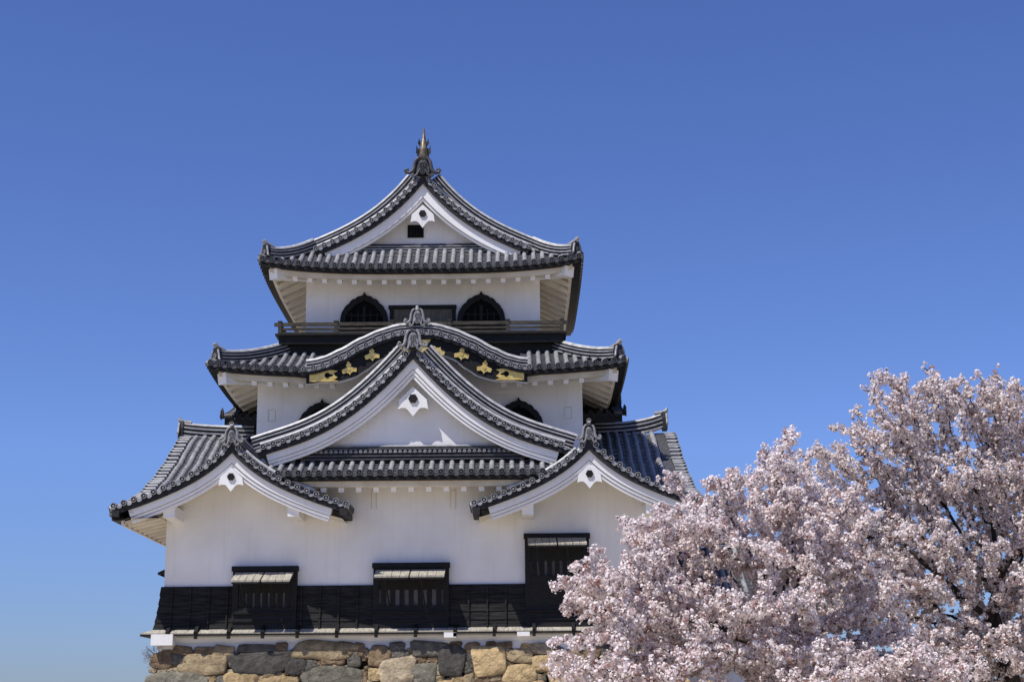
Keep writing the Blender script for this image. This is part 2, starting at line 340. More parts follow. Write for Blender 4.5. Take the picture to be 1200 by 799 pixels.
def gable_roof(parent, mp, pf, W, depth, side_spans, verge_ridge, hidden_ornament=False, orn_scale=1.0, horn=False, orn=(1,1,.06), grooves=True, dark_orn=False, crest=True, pend_z=None, pend_s=1.0, pend_d=.09, bcut=.22, barge=(.20,.55), sp=.285, thin=()):
    g = MB().build('gable', 'tile', parent) if False else None
    # tiles
    t = MB()
    for sg in (-1, 1):
        S = lambda a, q, sg=sg: V(mp(sg*(W - q*(W-.05)), a, pf(W - q*(W-.05))))
        cols = [.45 + sp*k for k in range(int((depth-.45)/sp)+1)]
        slope_tiles(t, S, cols, lambda a: (0, 1), ends=None)
        # verge: short round tiles facing the front, with pan between
        for s in arcpoints(pf, W, sp, .17):
            sl = pf(s+.01)-pf(s-.01); L = math.hypot(.02, sl); nx, nz = -sl/L, .02/L
            c = V(mp(sg*(s+nx*.03), 0, pf(s)+nz*.03)); c2 = V(mp(sg*(s+nx*.03), .42, pf(s)+nz*.03))
            t.tube([c, c2], .078, 10, 0, False)
            t.lathe(c, V(mp(0,-1,0))-V(mp(0,0,0)), DISC, 14, DISCM)
            # drooping lip of the pan tile next to it
            s2 = s + sp*.5*.02/L
            if s2 < W:
                tx, tz = .02/L, sl/L
                for k in range(4):
                    u0 = -.075 + .0375*k; u1 = u0 + .0375; y0 = -.035*math.sin(math.pi*k/4) ; y1 = -.035*math.sin(math.pi*(k+1)/4)
                    P = []
                    for u, yy in ((u0,y0),(u1,y1)):
                        for dd in (0, .4):
                            P.append(mp(sg*(s2+tx*u+nx*(yy+.02)), dd, pf(s2)+tz*u+nz*(yy+.02)))
                    P += [mp(sg*(s2+tx*u+nx*(yy-.055)), 0, pf(s2)+tz*u+nz*(yy-.055)) for u, yy in ((u0,y0),(u1,y1))]
                    t.add(P, [(0,2,3,1), (0,2,5,4)], 1 if False else 0)
        # dark verge board under the discs
        strip(t, offset_curve(pf, W, .03), offset_curve(pf, W, .19), mp, sg, .035, .45, 2)
    t.build('roof_tile', TM, parent)
    # barge boards
    b0, b1 = barge; wd = b1-b0
    for sg in (-1, 1):
        b = MB()
        if grooves:
            strip(b, offset_curve(pf, W-bcut, b0-.012), offset_curve(pf, W-bcut, b0+wd*.50), mp, sg, .12, .24)
            strip(b, offset_curve(pf, W-bcut, b0+wd*.50+.016), offset_curve(pf, W-bcut, b0+wd*.76), mp, sg, .155, .24)
        else:
            strip(b, offset_curve(pf, W-bcut, b0-.012), offset_curve(pf, W-bcut, b0+wd*.76), mp, sg, .13, .24)
        strip(b, offset_curve(pf, W-bcut, b0+wd*.76+.016), offset_curve(pf, W-bcut, b1), mp, sg, .19, .30)
        strip(b, offset_curve(pf, W-bcut, b0), offset_curve(pf, W-bcut, b1-.02), mp, sg, .25, .33)
        b.build('barge_board', 'plaster', parent)
    # soffit under the overhang
    s_ = MB()
    for sg in (-1, 1):
        c = offset_curve(pf, W-.1, .36)
        s_.grid([[mp(sg*x, .3, z), mp(sg*x, depth, z)] for x, z in c], 0, False)
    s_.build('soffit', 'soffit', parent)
    if pend_z is not None:
        p = MB(); pendant(p, lambda x, d, z: mp(x, d+pend_d, z), pend_z, pend_s); p.build('pendant', ['plaster', 'black'], parent)
    # ridge along the depth
    r = MB(); zt = pf(0)
    r_path = [mp(0, .12 + (depth-.12)*k/4, zt + .02) for k in range(5)]
    ridge_mesh(r, r_path, h=.30, w=.34, layers=3); r.build('ridge', ['ridge', 'tile', 'tile_dark'], parent)
    for sg, d, h, lay, s0, s1 in verge_ridge:
        r = MB(); path = [mp(sg*(s0+(s1-s0)*k/16), d, pf(s0+(s1-s0)*k/16) + .05) for k in range(17)]
        ridge_mesh(r, path, h=h, w=.26, layers=lay, cap=.075); r.build('ridge', ['ridge', 'tile', 'tile_dark'], parent)
    for sg, d, s0, s1 in thin:          # single half-round row along the verge
        r = MB(); path = [V(mp(sg*(s0+(s1-s0)*k/16), d, pf(s0+(s1-s0)*k/16) + .16)) for k in range(17)]
        r.tube(path, .055, 8, 0); r.build('ridge', ['ridge', 'tile', 'tile_dark'], parent)
    o = MB(); ornament(o, lambda x, d, z: V(mp(x, d-.02, zt + orn[2] + z)), 1, horn, crest, orn[0], orn[1]); o.build('ridge_ornament', TM if not dark_orn else ['tile_pan', 'tile_pan', 'tile_dark', 'tile_pan'], parent)  # dark_orn: darker tiles paint in the ornament's shaded silhouette

def frontmap(xc, y0): return lambda x, d, z: V((xc+x, y0+d, z))
def sidemap(sx, x0, yc): return lambda x, d, z: V((x0 - sx*d, yc + sx*x, z))

def skirt(parent, W, y0, yb, dx, dy, z0, H, lift, overhang, zsof, rafters_n, x_cut=None, front_tiles=True, sides=True, sp=.285, curve=.25, corner_r=True, rsp=.47):
    """hipped skirt roof round a storey: eave half-width W, front eave y0, back eave yb, run dx / dy, pan level z0, rise H"""
    prof = lambda t: t*(1-curve) + t*t*curve
    lf = lambda a, half: lift*abs(max(-1, min(1, a/half)))**3.2
    ym = (y0+yb)/2; hl = (yb-y0)/2
    Sf = lambda a, t: V((a, y0 + dy*t, z0 + H*prof(max(t,-.05)) + lf(a, W)*(1-min(t,1))))
    t = MB()
    n = int(2*W/sp); cols = [-W + .1 + (2*W-.2)*k/n for k in range(n+1)]
    tr = lambda a: (0, min(1, (W-abs(a))/dx)) if not (x_cut and abs(a) < x_cut) else (0, 0)
    slope_tiles(t, Sf, cols, tr, ends=(0,-1,0))
    if sides:
        n = int((yb-y0)/sp); ycols = [y0 + .1 + (yb-y0-.2)*k/n for k in range(n+1)]
        for sg in (-1, 1):
            Ss = lambda a, q, sg=sg: V((sg*(W - dx*q), a, z0 + H*prof(max(q,-.05)) + lf(a-ym, hl)*(1-min(q,1))))
            slope_tiles(t, Ss, ycols, lambda a: (0, min(1, (a-y0)/dy, (yb-a)/dy)), ends=(sg,0,0))
    t.build('roof_tile', TM, parent)
    # eave edge path round the front and both sides
    path = []; ins = []
    if sides:
        for k in range(13): y = yb - (yb-y0)*k/13; path.append(V((-W, y, z0 + lf(y-ym, hl)))); ins.append(V((1,0,0)))
        path.append(V((-W, y0, z0+lift))); ins.append(V((1,1,0)))
    N = 24
    for k in range(1 if sides else 0, N if sides else N+1): a = -W + 2*W*k/N; path.append(V((a, y0, z0 + lf(a, W)))); ins.append(V((0,1,0)))
    if sides:
        path.append(V((W, y0, z0+lift))); ins.append(V((-1,1,0)))
        for k in range(12, -1, -1): y = yb - (yb-y0)*k/13; path.append(V((W, y, z0 + lf(y-ym, hl)))); ins.append(V((-1,0,0)))
    runs = [(path, ins)]
    if x_cut:
        i0 = max(i for i in range(len(path)) if path[i].x < -x_cut and path[i].y < y0+.01 ); i1 = min(i for i in range(len(path)) if path[i].x > x_cut and path[i].y < y0+.01)
        ex = lambda sg: V((sg*(x_cut-.05), y0, z0))
        runs = [(path[:i0+1] + [ex(-1)], ins[:i0+1] + [V((0,1,0))]), ([ex(1)] + path[i1:], [V((0,1,0))] + ins[i1:])]
    for pth, inn in runs:
        e = MB(); e.sweep(pth, inn, [(.03,-.17), (.36,-.17), (.36,-.02), (.03,-.02)]); e.build('eave_board', 'black', parent)
        f = MB(); f.sweep(pth, inn, [(.30,-.32), (.40,-.34), (.40,-.17), (.30,-.17)])
        f.sweep(pth, inn, [(.38,-.26), (overhang, zsof-z0), (overhang, zsof-z0+.05), (.38,-.20)])
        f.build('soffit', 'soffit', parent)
    # rafters: front ones show as white ends, side ones as ribs
    rp = None
    xs = [(-(rafters_n-1)/2 + k)*rsp for k in range(rafters_n)]
    for k, x in enumerate(xs):
        if x_cut and abs(x) < x_cut-1.2: continue
        m = MB(); zl = lf(x, W)
        if rp is None:
            m.beam((0, .42, -.39), (0, overhang+.02, zsof-z0-.06), .15, .15); rp = m.build('rafter', 'plaster', parent); rp.location = (x, y0, z0+zl)
        else: copy_part(rp, parent, (x, y0, z0+zl))
    if sides:
        m = MB(); y = y0 + .75
        while y < yb - .6:
            for sg in (-1, 1):
                zl = z0 + lf(y-ym, hl)
                m = MB(); m.beam((sg*(W-.38), y, zl-.36), (sg*(W-overhang-.02), y, zsof+lf(y-ym,hl)*.2-.05), .20, .16); m.build('side_rafter', 'soffit', parent)
            y += .72
        for sg in (-1, 1):      # hip rafters with big white ends
            m = MB(); m.beam((sg*(W-.40), y0+.34, z0+lift-.40), (sg*(W-overhang-.05), y0+overhang+.05, zsof-.14), .40, .34, mi=0); m.build('hip_rafter', 'plaster', parent)
    if corner_r:
        for sg in (-1, 1):
            r = MB(); path = []
            for k in range(13):
                q = k/12; p = V((sg*(W - dx*q - .05*(1-q)), y0 + dy*q + .05*(1-q), z0 + H*prof(q) + lift*(1-q)**2.2 + .03 + .07*(1-q)**4)); path.append(p)
            ridge_mesh(r, path[1:], h=.30, w=.28, layers=3); r.build('ridge', ['ridge', 'tile', 'tile_dark'], parent)
            d = V((sg*dx, -dy, 0)).normalized(); sd = V((0,0,1)).cross(d)*1
            base = path[1]
            mp = lambda x, dd, z, base=base, d=d, sd=sd: base + sd*x - d*dd + V((0,0,z))
            o = MB()
            o.poly_prism([(-.15,-.02), (.15,-.02), (.16,.25), (.12,.38), (.05,.46), (-.05,.46), (-.12,.38), (-.16,.25)], mp, -.05, .08, 2)
            o.tube([mp(0,.3,.36), mp(0,.05,.42), mp(0,-.06,.50), mp(0,-.10,.55)], [.08,.085,.075,.06], 9, 0)
            o.lathe(mp(0,-.05,.16), d, DISC, 12, DISCM)
            for q in (-1, 1): o.tube([mp(q*.12,-.04,.35), mp(q*.17,-.05,.2), mp(q*.19,-.05,.06), mp(q*.24,-.05,.03)], .035, 6, 0)
            o.tube([mp(0,.25,-.02), mp(0,-.22,-.02)], .09, 10, 0); o.lathe(mp(0,-.22,-.02), d, DISC, 12, DISCM)
            o.build('ridge_ornament', TM, parent)

def kato_window(parent, xc, y, zb, w, h):
    """bell-shaped window: scalloped black frame, dark lattice behind"""
    hp = [(1,0), (.965,.2), (.93,.42), (.90,.54), (.845,.63), (.80,.655), (.74,.72), (.66,.765), (.60,.78), (.52,.845), (.44,.88), (.36,.885), (.27,.93), (.16,.945), (.07,.96), (0,1.03)]
    out = [(-x*w/2, zb + z*h) for x, z in hp] + [(x*w/2, zb + z*h) for x, z in reversed(hp[:-1])]
    inn = [(x*.80, zb + (z-zb)*.86) for x, z in out]
    n = len(out); f = MB()
    mp = frontmap(xc, y)
    P = [mp(x,-.10,z) for x,z in out] + [mp(x,-.10,z) for x,z in inn] + [mp(x,.02,z) for x,z in out] + [mp(x,.02,z) for x,z in inn]
    f.add(P, [(i, i+1, n+i+1, n+i) for i in range(n-1)] + [(i, i+1, 2*n+i+1, 2*n+i) for i in range(n-1)] + [(n+i, n+i+1, 3*n+i+1, 3*n+i) for i in range(n-1)])
    win = f.build('window', 'black', parent)
    g = MB(); g.poly_prism(inn, mp, -.012, .004); g.build('pane', 'void', win)
    l = MB(); wi, hi = w*.8/2, h*.80
    l.box(xc-.05, xc+.05, y-.05, y-.013, zb, zb+hi*.92)
    for k in (-.62, -.30, .30, .62): l.box(xc+k*wi-.02, xc+k*wi+.02, y-.04, y-.013, zb, zb+hi*(.9-.25*abs(k)))
    for k in (.22, .45, .68): l.box(xc-wi*.9, xc+wi*.9, y-.045, y-.013, zb+hi*k-.02, zb+hi*k+.02)
    l.build('lattice', 'black', win)

# ---------------------------------------------------------------- ground
g = MB(); n = 40
def gz(x, y): return 0.0
g.grid([[(x, y, 0) for x in (-1500, -300, -60, 0, 60, 300, 1500)] for y in (-400, -80, -20, 0, 40, 200, 2500)], 0, False)
go = g.build('ground', 'ground'); go['kind'] = 'structure'

# ---------------------------------------------------------------- boulder wall under the keep
def build_stone_wall():
    th = thing('stone_wall', 'rugged wall of tan and grey boulders carrying the white castle', 'stone wall')
    bat = .30
    fy = lambda z: -.12 - (3.75-z)*bat
    core = MB()
    core.add([(-6.9-3.6*bat+.25, fy(0)+.3, 0), (8.0, fy(0)+.3, 0), (8.0, 17, 0), (-6.9-3.6*bat+.25, 17, 0), (-6.75, .15, 3.62), (7.2, .15, 3.62), (7.2, 16.2, 3.62), (-6.75, 16.2, 3.62)],
             [(0,1,5,4), (1,2,6,5), (2,3,7,6), (3,0,4,7), (4,5,6,7)])
    core.build('packing', 'mortar', th)
    C = {'t': (.54,.40,.215), 'b': (.27,.195,.12), 'g': (.18,.167,.14), 'd': (.115,.108,.097), 'v': (.235,.22,.17), 'p': (.50,.41,.28), 'k': (.42,.33,.20)}
    A = [(175,165,125,88,'b'),(280,115,105,52,'b'),(395,118,105,44,'b'),(500,122,115,64,'k'),(680,108,220,46,'g'),(805,106,64,58,'b'),(1035,122,335,98,'k'),(270,160,95,60,'g'),
         (400,192,260,115,'k'),(690,186,310,125,'d'),(885,206,118,92,'d'),(1050,176,66,44,'b'),(1115,176,66,44,'b'),(1190,170,74,84,'g'),(268,282,330,112,'v'),(135,219,44,26,'p'),(185,220,54,30,'p'),
         (230,219,34,24,'p'),(262,220,40,34,'p'),(555,230,44,32,'p'),(400,258,66,32,'t'),(325,246,34,24,'p'),(357,251,30,22,'p'),(450,268,50,40,'t'),(507,270,66,50,'g'),(600,282,178,104,'t'),(722,280,115,84,'b'),
         (800,297,220,84,'t'),(885,276,40,38,'p'),(1085,262,325,116,'v'),(470,308,95,44,'t'),(970,190,56,40,'g'),(960,232,88,66,'d'),(180,345,200,70,'g'),(330,350,140,60,'t'),(925,312,60,40,'b'),(560,185,60,50,'g'),(850,160,60,40,'b'),(620,232,60,26,'k'),(665,240,40,20,'p')]
    B = [(30,115,112,80,'b'),(110,120,56,76,'b'),(220,150,116,116,'b'),(310,95,86,46,'g'),(325,140,96,50,'g'),(480,110,200,82,'g'),(620,82,66,34,'b'),(600,168,146,172,'d'),(705,95,82,54,'b'),(800,168,178,156,'t'),
         (805,76,56,30,'b'),(875,83,86,40,'b'),(990,86,56,32,'t'),(960,136,138,76,'k'),(1075,96,128,60,'p'),(1110,176,190,86,'t'),(960,232,180,108,'t'),(715,130,32,22,'p'),(195,248,70,66,'t'),(312,232,186,146,'p'),
         (345,178,54,28,'p'),(440,165,46,32,'b'),(497,165,60,34,'b'),(520,220,34,56,'p'),(450,250,130,136,'v'),(530,266,40,34,'k'),(632,268,66,54,'t'),(572,297,118,54,'t'),(690,276,60,86,'k'),(745,258,56,60,'b'),
         (850,222,60,32,'t'),(830,256,66,34,'k'),(866,196,36,24,'t'),(897,126,42,30,'t'),(170,300,40,46,'p'),(230,307,98,36,'g'),(376,308,46,28,'t'),(850,292,108,44,'b'),(970,302,116,36,'t'),(1052,292,86,56,'t'),
         (135,270,46,66,'b'),(690,205,46,60,'g'),(700,160,40,46,'d'),(265,205,30,60,'d'),(390,180,56,60,'g'),(780,272,44,40,'b'),(925,285,50,34,'b'),(1160,250,110,70,'t')]
    st = []
    for L, ox in ((A,160), (B,400)):
        for cx, cy, ww, hh, c in L:
            px = ox + cx/4.615; py = 730 + cy/4.615
            st.append(((px-484)/41.3, 3.61-(py-748)/41.3 - max(0, px-420)*.0006, ww/4.615/41.3, hh/4.615/41.3, C[c]))
    # the rest of the face, seen only between blossoms or from aside
    rnd = random.Random(3)
    z = 2.25
    while z > -.1:
        x = -8.0 + rnd.uniform(0, .4); hrow = rnd.uniform(.45, .8)
        while x < 8.4:
            ww = rnd.uniform(.5, 1.3)
            st.append((x+ww/2, z-hrow/2+.1+rnd.uniform(-.08,.08), ww*1.02, hrow*rnd.uniform(.85,1.1), C[rnd.choice('ttbgvkkp')])); x += ww
        z -= hrow
    z = 3.72
    while z > 2.2:
        x = 4.4; hrow = rnd.uniform(.35, .55)
        while x < 7.6:
            ww = rnd.uniform(.4, .9)
            st.append((x+ww/2, z-hrow/2-.18, ww*1.02, hrow*1.02, C[rnd.choice('ttbgvkkp')])); x += ww
        z -= hrow
    V_, F_, T_ = [], [], []
    def stone(cx, cz, ww, hh, col, mp):
        nseg = 26; ph = rnd.uniform(0, 6.28); tilt = rnd.uniform(-.10, .10); ww *= 1.06; hh *= 1.07
        ed = [(k*math.pi/2 + rnd.uniform(-.22, .22), rnd.uniform(.90, 1.0)) for k in range(4)]
        for k in range(4):
            if rnd.random() < .62: ed.append((math.pi/4 + k*math.pi/2 + rnd.uniform(-.30, .30), rnd.uniform(.98, 1.22)))
        def rad(a): return sum((max(0, math.cos(a-e))/d)**18 for e, d in ed)**(-1/18)
        big = min(ww, hh); o = len(V_); bul = .05 + .10*big
        px, pz = rnd.uniform(-.15, .15), rnd.uniform(-.05, .2)
        for k, (s, d) in enumerate(((1.02, -.16), (1.0, -.02), (.97, bul*.7), (.90, bul*.97), (.5, bul))):
            for i in range(nseg):
                a = 2*math.pi*i/nseg; c, n_ = math.cos(a), math.sin(a)
                r = rad(a)
                x = cx + s*r*c*ww/2 + (px*ww*.3 if s < .9 else 0); zz = cz + s*r*n_*hh/2 + tilt*c*ww*.3*s + (pz*hh*.3 if s < .9 else 0)
                V_.append(mp(x, d + rnd.uniform(-1,1)*.02*(k>1) + .10*bul*math.sin(4*a+ph), zz)); T_.append(col)
        V_.append(mp(cx+px*ww*.3, bul*1.02, cz+pz*hh*.3)); T_.append(col)
        for k in range(4):
            for i in range(nseg): F_.append((o+k*nseg+i, o+k*nseg+(i+1)%nseg, o+(k+1)*nseg+(i+1)%nseg, o+(k+1)*nseg+i))
        for i in range(nseg): F_.append((o+4*nseg+i, o+4*nseg+(i+1)%nseg, o+5*nseg))
    for cx, cz, ww, hh, c in st:
        f = rnd.uniform(.82, 1.15); c = tuple(q*f for q in c)
        stone(cx, cz, ww, hh, c, lambda x, d, zz: (x, fy(zz)-d, zz))
    for z, hr in ((3.3,.55), (2.75,.6), (2.15,.6), (1.5,.7), (.85,.65), (.25,.7)):        # the return on the left
        y = .2
        while y < 16:
            ww = rnd.uniform(.6, 1.4)
            stone(y+ww/2, z, ww, hr, C[rnd.choice('tbgvk')], lambda x, d, zz: (-6.32 - (3.75-zz)*bat*.72 - d*.6, x, zz)); y += ww
    # small chinking stones in the gaps
    for _ in range(1100):
        x = rnd.uniform(-7.0, 5.0); z = rnd.uniform(2.2, 3.42); q = rnd.uniform(.06, .17)
        stone(x, z, q*1.3, q, C[rnd.choice('pkbgt')], lambda x, d, zz: (x, fy(zz)+.03-d, zz))
    me = bpy.data.meshes.new('boulders'); me.from_pydata(V_, [], F_)
    ca = me.color_attributes.new('tint', 'FLOAT_COLOR', 'POINT')
    ca.data.foreach_set('color', np.array([(*c, 1) for c in T_], dtype=np.float32).ravel())
    me.polygons.foreach_set('use_smooth', [True]*len(F_)); me.materials.append(M['stone'])
    o = bpy.data.objects.new('boulders', me); COL.objects.link(o); o.parent = th
build_stone_wall()

# ---------------------------------------------------------------- the keep
keep = thing('castle_keep', 'white plastered three storey castle keep with grey tiled gables and gold ornaments', 'castle')
def sub(name):
    o = bpy.data.objects.new(name, None); COL.objects.link(o); o.parent = keep; return o

# --- first storey wall
w1 = MB()
pts = [(-7.0,3.6), (7.0,3.6), (7.0,7.45), (6.2,7.95), (4.96,8.9), (3.6,8.15), (2.6,8.35), (-2.6,8.35), (-3.6,8.15), (-4.96,8.9), (-6.2,7.95), (-7.0,7.45)]
w1.poly_prism(pts, frontmap(0, 0), 0, .4)
for sg in (-1, 1): w1.box(sg*6.7-.3, sg*6.7+.3, .4, 16, 3.6, 7.45)
w1.box(-6.4, 6.4, 15.6, 16, 3.6, 7.6)
w1.build('wall', 'plaster', keep)
# plaster foot between ledge and boulders
ft = MB()
ft.sweep([V((x, 0, 0)) for x in (-7.06, -3.5, 0, 3.5, 7.06)], [V((0,-1,0))]*5, [(.10,3.90), (.15,3.80), (.12,3.66), (.19,3.50), (.24,3.25), (-.01,3.25), (-.01,3.90)])
ft.box(-7.12, -6.8, -.10, 16, 3.5, 3.9)
ft.build('foot_moulding', 'plaster', keep)
wb = MB().build('x', 'plaster') if False else None
for x0, x1, z0, z1, yy in ((-7.18,-6.58,3.57,3.87,-.62), (.90,1.24,3.72,3.86,-.56), (2.92,3.27,3.74,3.86,-.56)):
    b = MB(); b.box(x0, x1, yy, -.05, z0, z1); b.build('beam_end', 'plaster', keep)
# --- dado of charred boards
zt, zb = 5.20, 3.97
sections = ((-7.0, -5.02), (-3.28, -1.06), (1.0, 3.17), (4.96, 7.0)); DA = [MB() for _ in sections]
for k in range(5):
    za = zb + (zt-zb)*k/5; zc = zb + (zt-zb)*(k+1)/5
    off = lambda z: .07 + .15*((zt-z)/(zt-zb))**1.6
    for da, (xa, xb) in zip(DA, sections):
        e0 = .02 if xa == -7.0 else 0; e1 = .02 if xb == 7.0 else 0
        A_, B_ = off(za)+.022, off(zc)
        P = [(xa-(A_ if e0 else 0), -A_, za), (xb+(A_ if e1 else 0), -A_, za), (xb+(B_ if e1 else 0), -B_, zc+.01), (xa-(B_ if e0 else 0), -B_, zc+.01),
             (xa-(A_ if e0 else 0), .02, za), (xb+(A_ if e1 else 0), .02, za), (xb+(B_ if e1 else 0), .02, zc+.01), (xa-(B_ if e0 else 0), .02, zc+.01)]
        da.add(P, [(0,1,2,3), (0,4,5,1), (3,2,6,7), (0,3,7,4), (1,5,6,2)])
    P = [(-7.0-off(za)-.022, .02, za), (-7.0-off(za)-.022, 16, za), (-7.0-off(zc), 16, zc+.01), (-7.0-off(zc), .02, zc+.01)]
    DA[0].add(P, [(0,1,2,3)])
x = -6.75
while x < 6.95:
    if not (-5.1 < x < -3.2 or -1.15 < x < 1.1 or 3.1 < x < 5.0):
        da = DA[[i for i, q in enumerate(sections) if q[0]-.1 < x < q[1]+.1][0]]
        for k in range(4):
            z0 = zb + (zt-zb)*k/4; z1 = zb + (zt-zb)*(k+1)/4
            da.beam((x, -off(z0)-.035, z0), (x, -off(z1)-.03, z1), .05, .05, (1,0,0))
    x += .52
for da in DA: da.build('dado', 'dado', keep)
# --- ledge skirt and its brackets
lg = MB()
lp = [V((-7.08,16,0)), V((-7.08,-.08,0)), V((-3,-.08,0)), V((0,-.08,0)), V((4,-.08,0)), V((7.08,-.08,0))]
lg.sweep(lp, [V((-1,0,0)), V((-1,-1,0))] + [V((0,-1,0))]*4, [(.10,4.03), (.42,3.905), (.42,3.875), (.10,3.95)])
lg.build('ledge', 'greywood', keep)
lu = MB(); lu.sweep(lp, [V((-1,0,0)), V((-1,-1,0))] + [V((0,-1,0))]*4, [(.05,3.945), (.43,3.868), (.43,3.825), (.05,3.88)]); lu.build('ledge_edge', 'black', keep)
bk = None
for x in (-6.75, -5.97, -5.06, -4.12, -3.16, -2.07, -.98, .11, 1.20, 2.29, 3.39, 4.48, 5.57, 6.66):
    if bk is None:
        m = MB(); m.beam((0,-.22,4.05), (0,-.56,3.86), .09, .15); m.box(-.045,.045,-.56,-.46,3.74,3.85); bk = m.build('bracket', 'black', keep); bk.location = (x, 0, 0)
    else: copy_part(bk, keep, (x, 0, 0))

# --- first storey windows with propped shutters
def f1_window(x0, x1, ztop, zbar0, zbar1, sh_z, sh_out, sh_drop, sh_shift):
    f = MB()
    f.box(x0, x0+.16, -.20, -.003, 4.6, ztop-.14); f.box(x1-.16, x1, -.20, -.003, 4.6, ztop-.14)
    f.box(x0-.03, x1+.03, -.27, -.003, ztop-.14, ztop)
    f.box(x0+.16, x1-.16, -.17, -.003, zbar1+.02, ztop-.14)
    P = [(x0,-.27,3.99), (x1,-.27,3.99), (x1,-.20,4.6), (x0,-.20,4.6), (x0,0,3.99), (x1,0,3.99), (x1,0,4.6), (x0,0,4.6)]
    f.add(P, [(0,1,2,3), (0,3,7,4), (1,5,6,2), (3,2,6,7)])
    f.box(x0+.16, x1-.16, -.19, -.003, 4.6, zbar0)
    for z in (4.2, 4.42): f.box(x0+.02, x1-.02, -.285, -.2, z, z+.03)
    win = f.build('window', 'black', keep)
    p = MB(); p.box(x0+.16, x1-.16, -.06, -.003, zbar0, zbar1+.02); p.build('pane', 'bar', win)
    n = 7; wi = (x1-x0-.32)
    b0 = None
    for k in range(n):
        xx = x0+.16 + wi*(k+.5)/n + wi*.5/n*0
        if b0 is None: m = MB(); m.box(-.068, .068, -.16, -.07, zbar0, zbar1+.02); b0 = m.build('bar', 'black', win); b0.location = (xx, 0, 0)
        else: copy_part(b0, win, (xx, 0, 0))
    half = (x1-x0-.2)/2
    for k in range(2):
        s = MB(); xa = x0+.08+k*(half+.03); xb = xa+half; nb = 4
        for q in range(nb):
            a = xa+(xb-xa)*q/nb+.006; b = xa+(xb-xa)*(q+1)/nb-.006
            s.add([(a,-.24,sh_z), (b,-.24,sh_z), (b+sh_shift,-.24-sh_out,sh_z-sh_drop), (a+sh_shift,-.24-sh_out,sh_z-sh_drop),
                   (a,-.24,sh_z-.05), (b,-.24,sh_z-.05), (b+sh_shift,-.24-sh_out,sh_z-sh_drop-.05), (a+sh_shift,-.24-sh_out,sh_z-sh_drop-.05)],
                  [(0,3,2,1), (4,5,6,7), (0,4,7,3), (1,2,6,5), (2,3,7,6), (0,1,5,4)])
        so_ = s.build('shutter', 'greywood', win)
        u = MB(); u.box(xa+.02+sh_shift, xb-.02+sh_shift, -.24-sh_out, -.24-sh_out+.05, sh_z-sh_drop-.10, sh_z-sh_drop-.052)
        u.beam(((xa*.7+xb*.3)+.1, -.22, sh_z-1.0), ((xa*.7+xb*.3), -.24-sh_out*.85, sh_z-sh_drop-.06), .035, .035)
        u.build('prop', 'black', win)
f1_window(-5.04, -3.24, 5.75, 4.56, 5.00, 5.58, .76, .28, 0)
f1_window(-1.10, 1.02, 5.81, 4.62, 5.05, 5.62, .76, .23, 0)
f1_window(3.16, 4.97, 6.60, 5.42, 5.83, 6.48, .76, .24, 0)
# shutter of a window in the left side wall, seen edge on
s = MB(); s.add([(-7.02,1.2,5.92), (-7.02,2.6,5.92), (-7.46,2.6,5.72), (-7.46,1.2,5.72), (-7.02,1.2,5.86), (-7.02,2.6,5.86), (-7.46,2.6,5.66), (-7.46,1.2,5.66)],
                [(0,1,2,3), (7,6,5,4), (0,3,7,4), (3,2,6,7), (2,1,5,6), (1,0,4,5)])
s.box(-7.16, -7.0, 1.2, 2.6, 5.50, 5.86)
for k in range(4): s.beam((-7.05,1.3+k*.4,5.5), (-7.38,1.3+k*.4,5.67), .05, .06)
s.build('side_shutter', 'black', keep)

# --- first storey main roof: ridge across, gable ends facing left and right
R1 = sub('main_roof')
mprof = interp([(-1.5,7.14), (-.25,7.40), (1.77,7.97), (3.4,8.6), (5.1,9.36), (6.3,10.02), (7.3,10.55), (8.0,10.85)])
t = MB()
XE = 8.25
cols = [x for x in [(-XE+.46+.30*k) for k in range(60)] if abs(x) > 4.3 and x < XE-.5]
S = lambda a, q: V((a, .25 + 7.6*q, mprof(.25+7.6*q)))
Sb = lambda a, q: V((a, 15.75 - 7.6*q, mprof(.25+7.6*q)))
for part in ([c for c in cols if c < 0], [c for c in cols if c > 0]):
    slope_tiles(t, S, part, lambda a: (0, 1), r=.088, riser=1); slope_tiles(t, Sb, part, lambda a: (0, 1), step=.5)
for sg in (-1, 1):
    y = -1.3; acc = 0
    while y < 7.75:                      # verge tiles: short rows pointing sideways
        z = mprof(y); sl = (mprof(y+.05)-mprof(y-.05))/.1; L = math.hypot(1, sl); ny, nz = -sl/L, 1/L
        for yy in (y, 16-y):
            q = ny if yy == y else -ny
            t.tube([V((sg*(XE+.04), yy+q*.06, z+nz*.06)), V((sg*(XE-.2), yy+q*.06, z+nz*.065)), V((sg*(XE-.34), yy+q*.06, z+nz*.07))], [.072,.068,.062], 8, 0)
            t.lathe(V((sg*(XE+.02), yy+q*.04, z+nz*.04)), (sg,0,0), DISC, 10, DISCM)
        y += .31/L
    # pan strip and verge underside
    ys = [-1.4 + 9.4*k/30 for k in range(31)]; yy = ys + [16-q for q in reversed(ys[:-1])]; zz = [mprof(q) for q in ys]; zz = zz + zz[-2::-1]
    t.grid([[(sg*(XE-.02), b, c), (sg*(XE-.62), b, c-.02)] for b, c in zip(yy, zz)], 3)
    t.grid([[(sg*(XE-.02), b, c), (sg*(XE-.02), b, c-.16)] for b, c in zip(yy, zz)], 2)
    t.grid([[(sg*(XE-.02), b, c-.16), (sg*(XE-1.3), b, c-.18)] for b, c in zip(yy, zz)], 2)
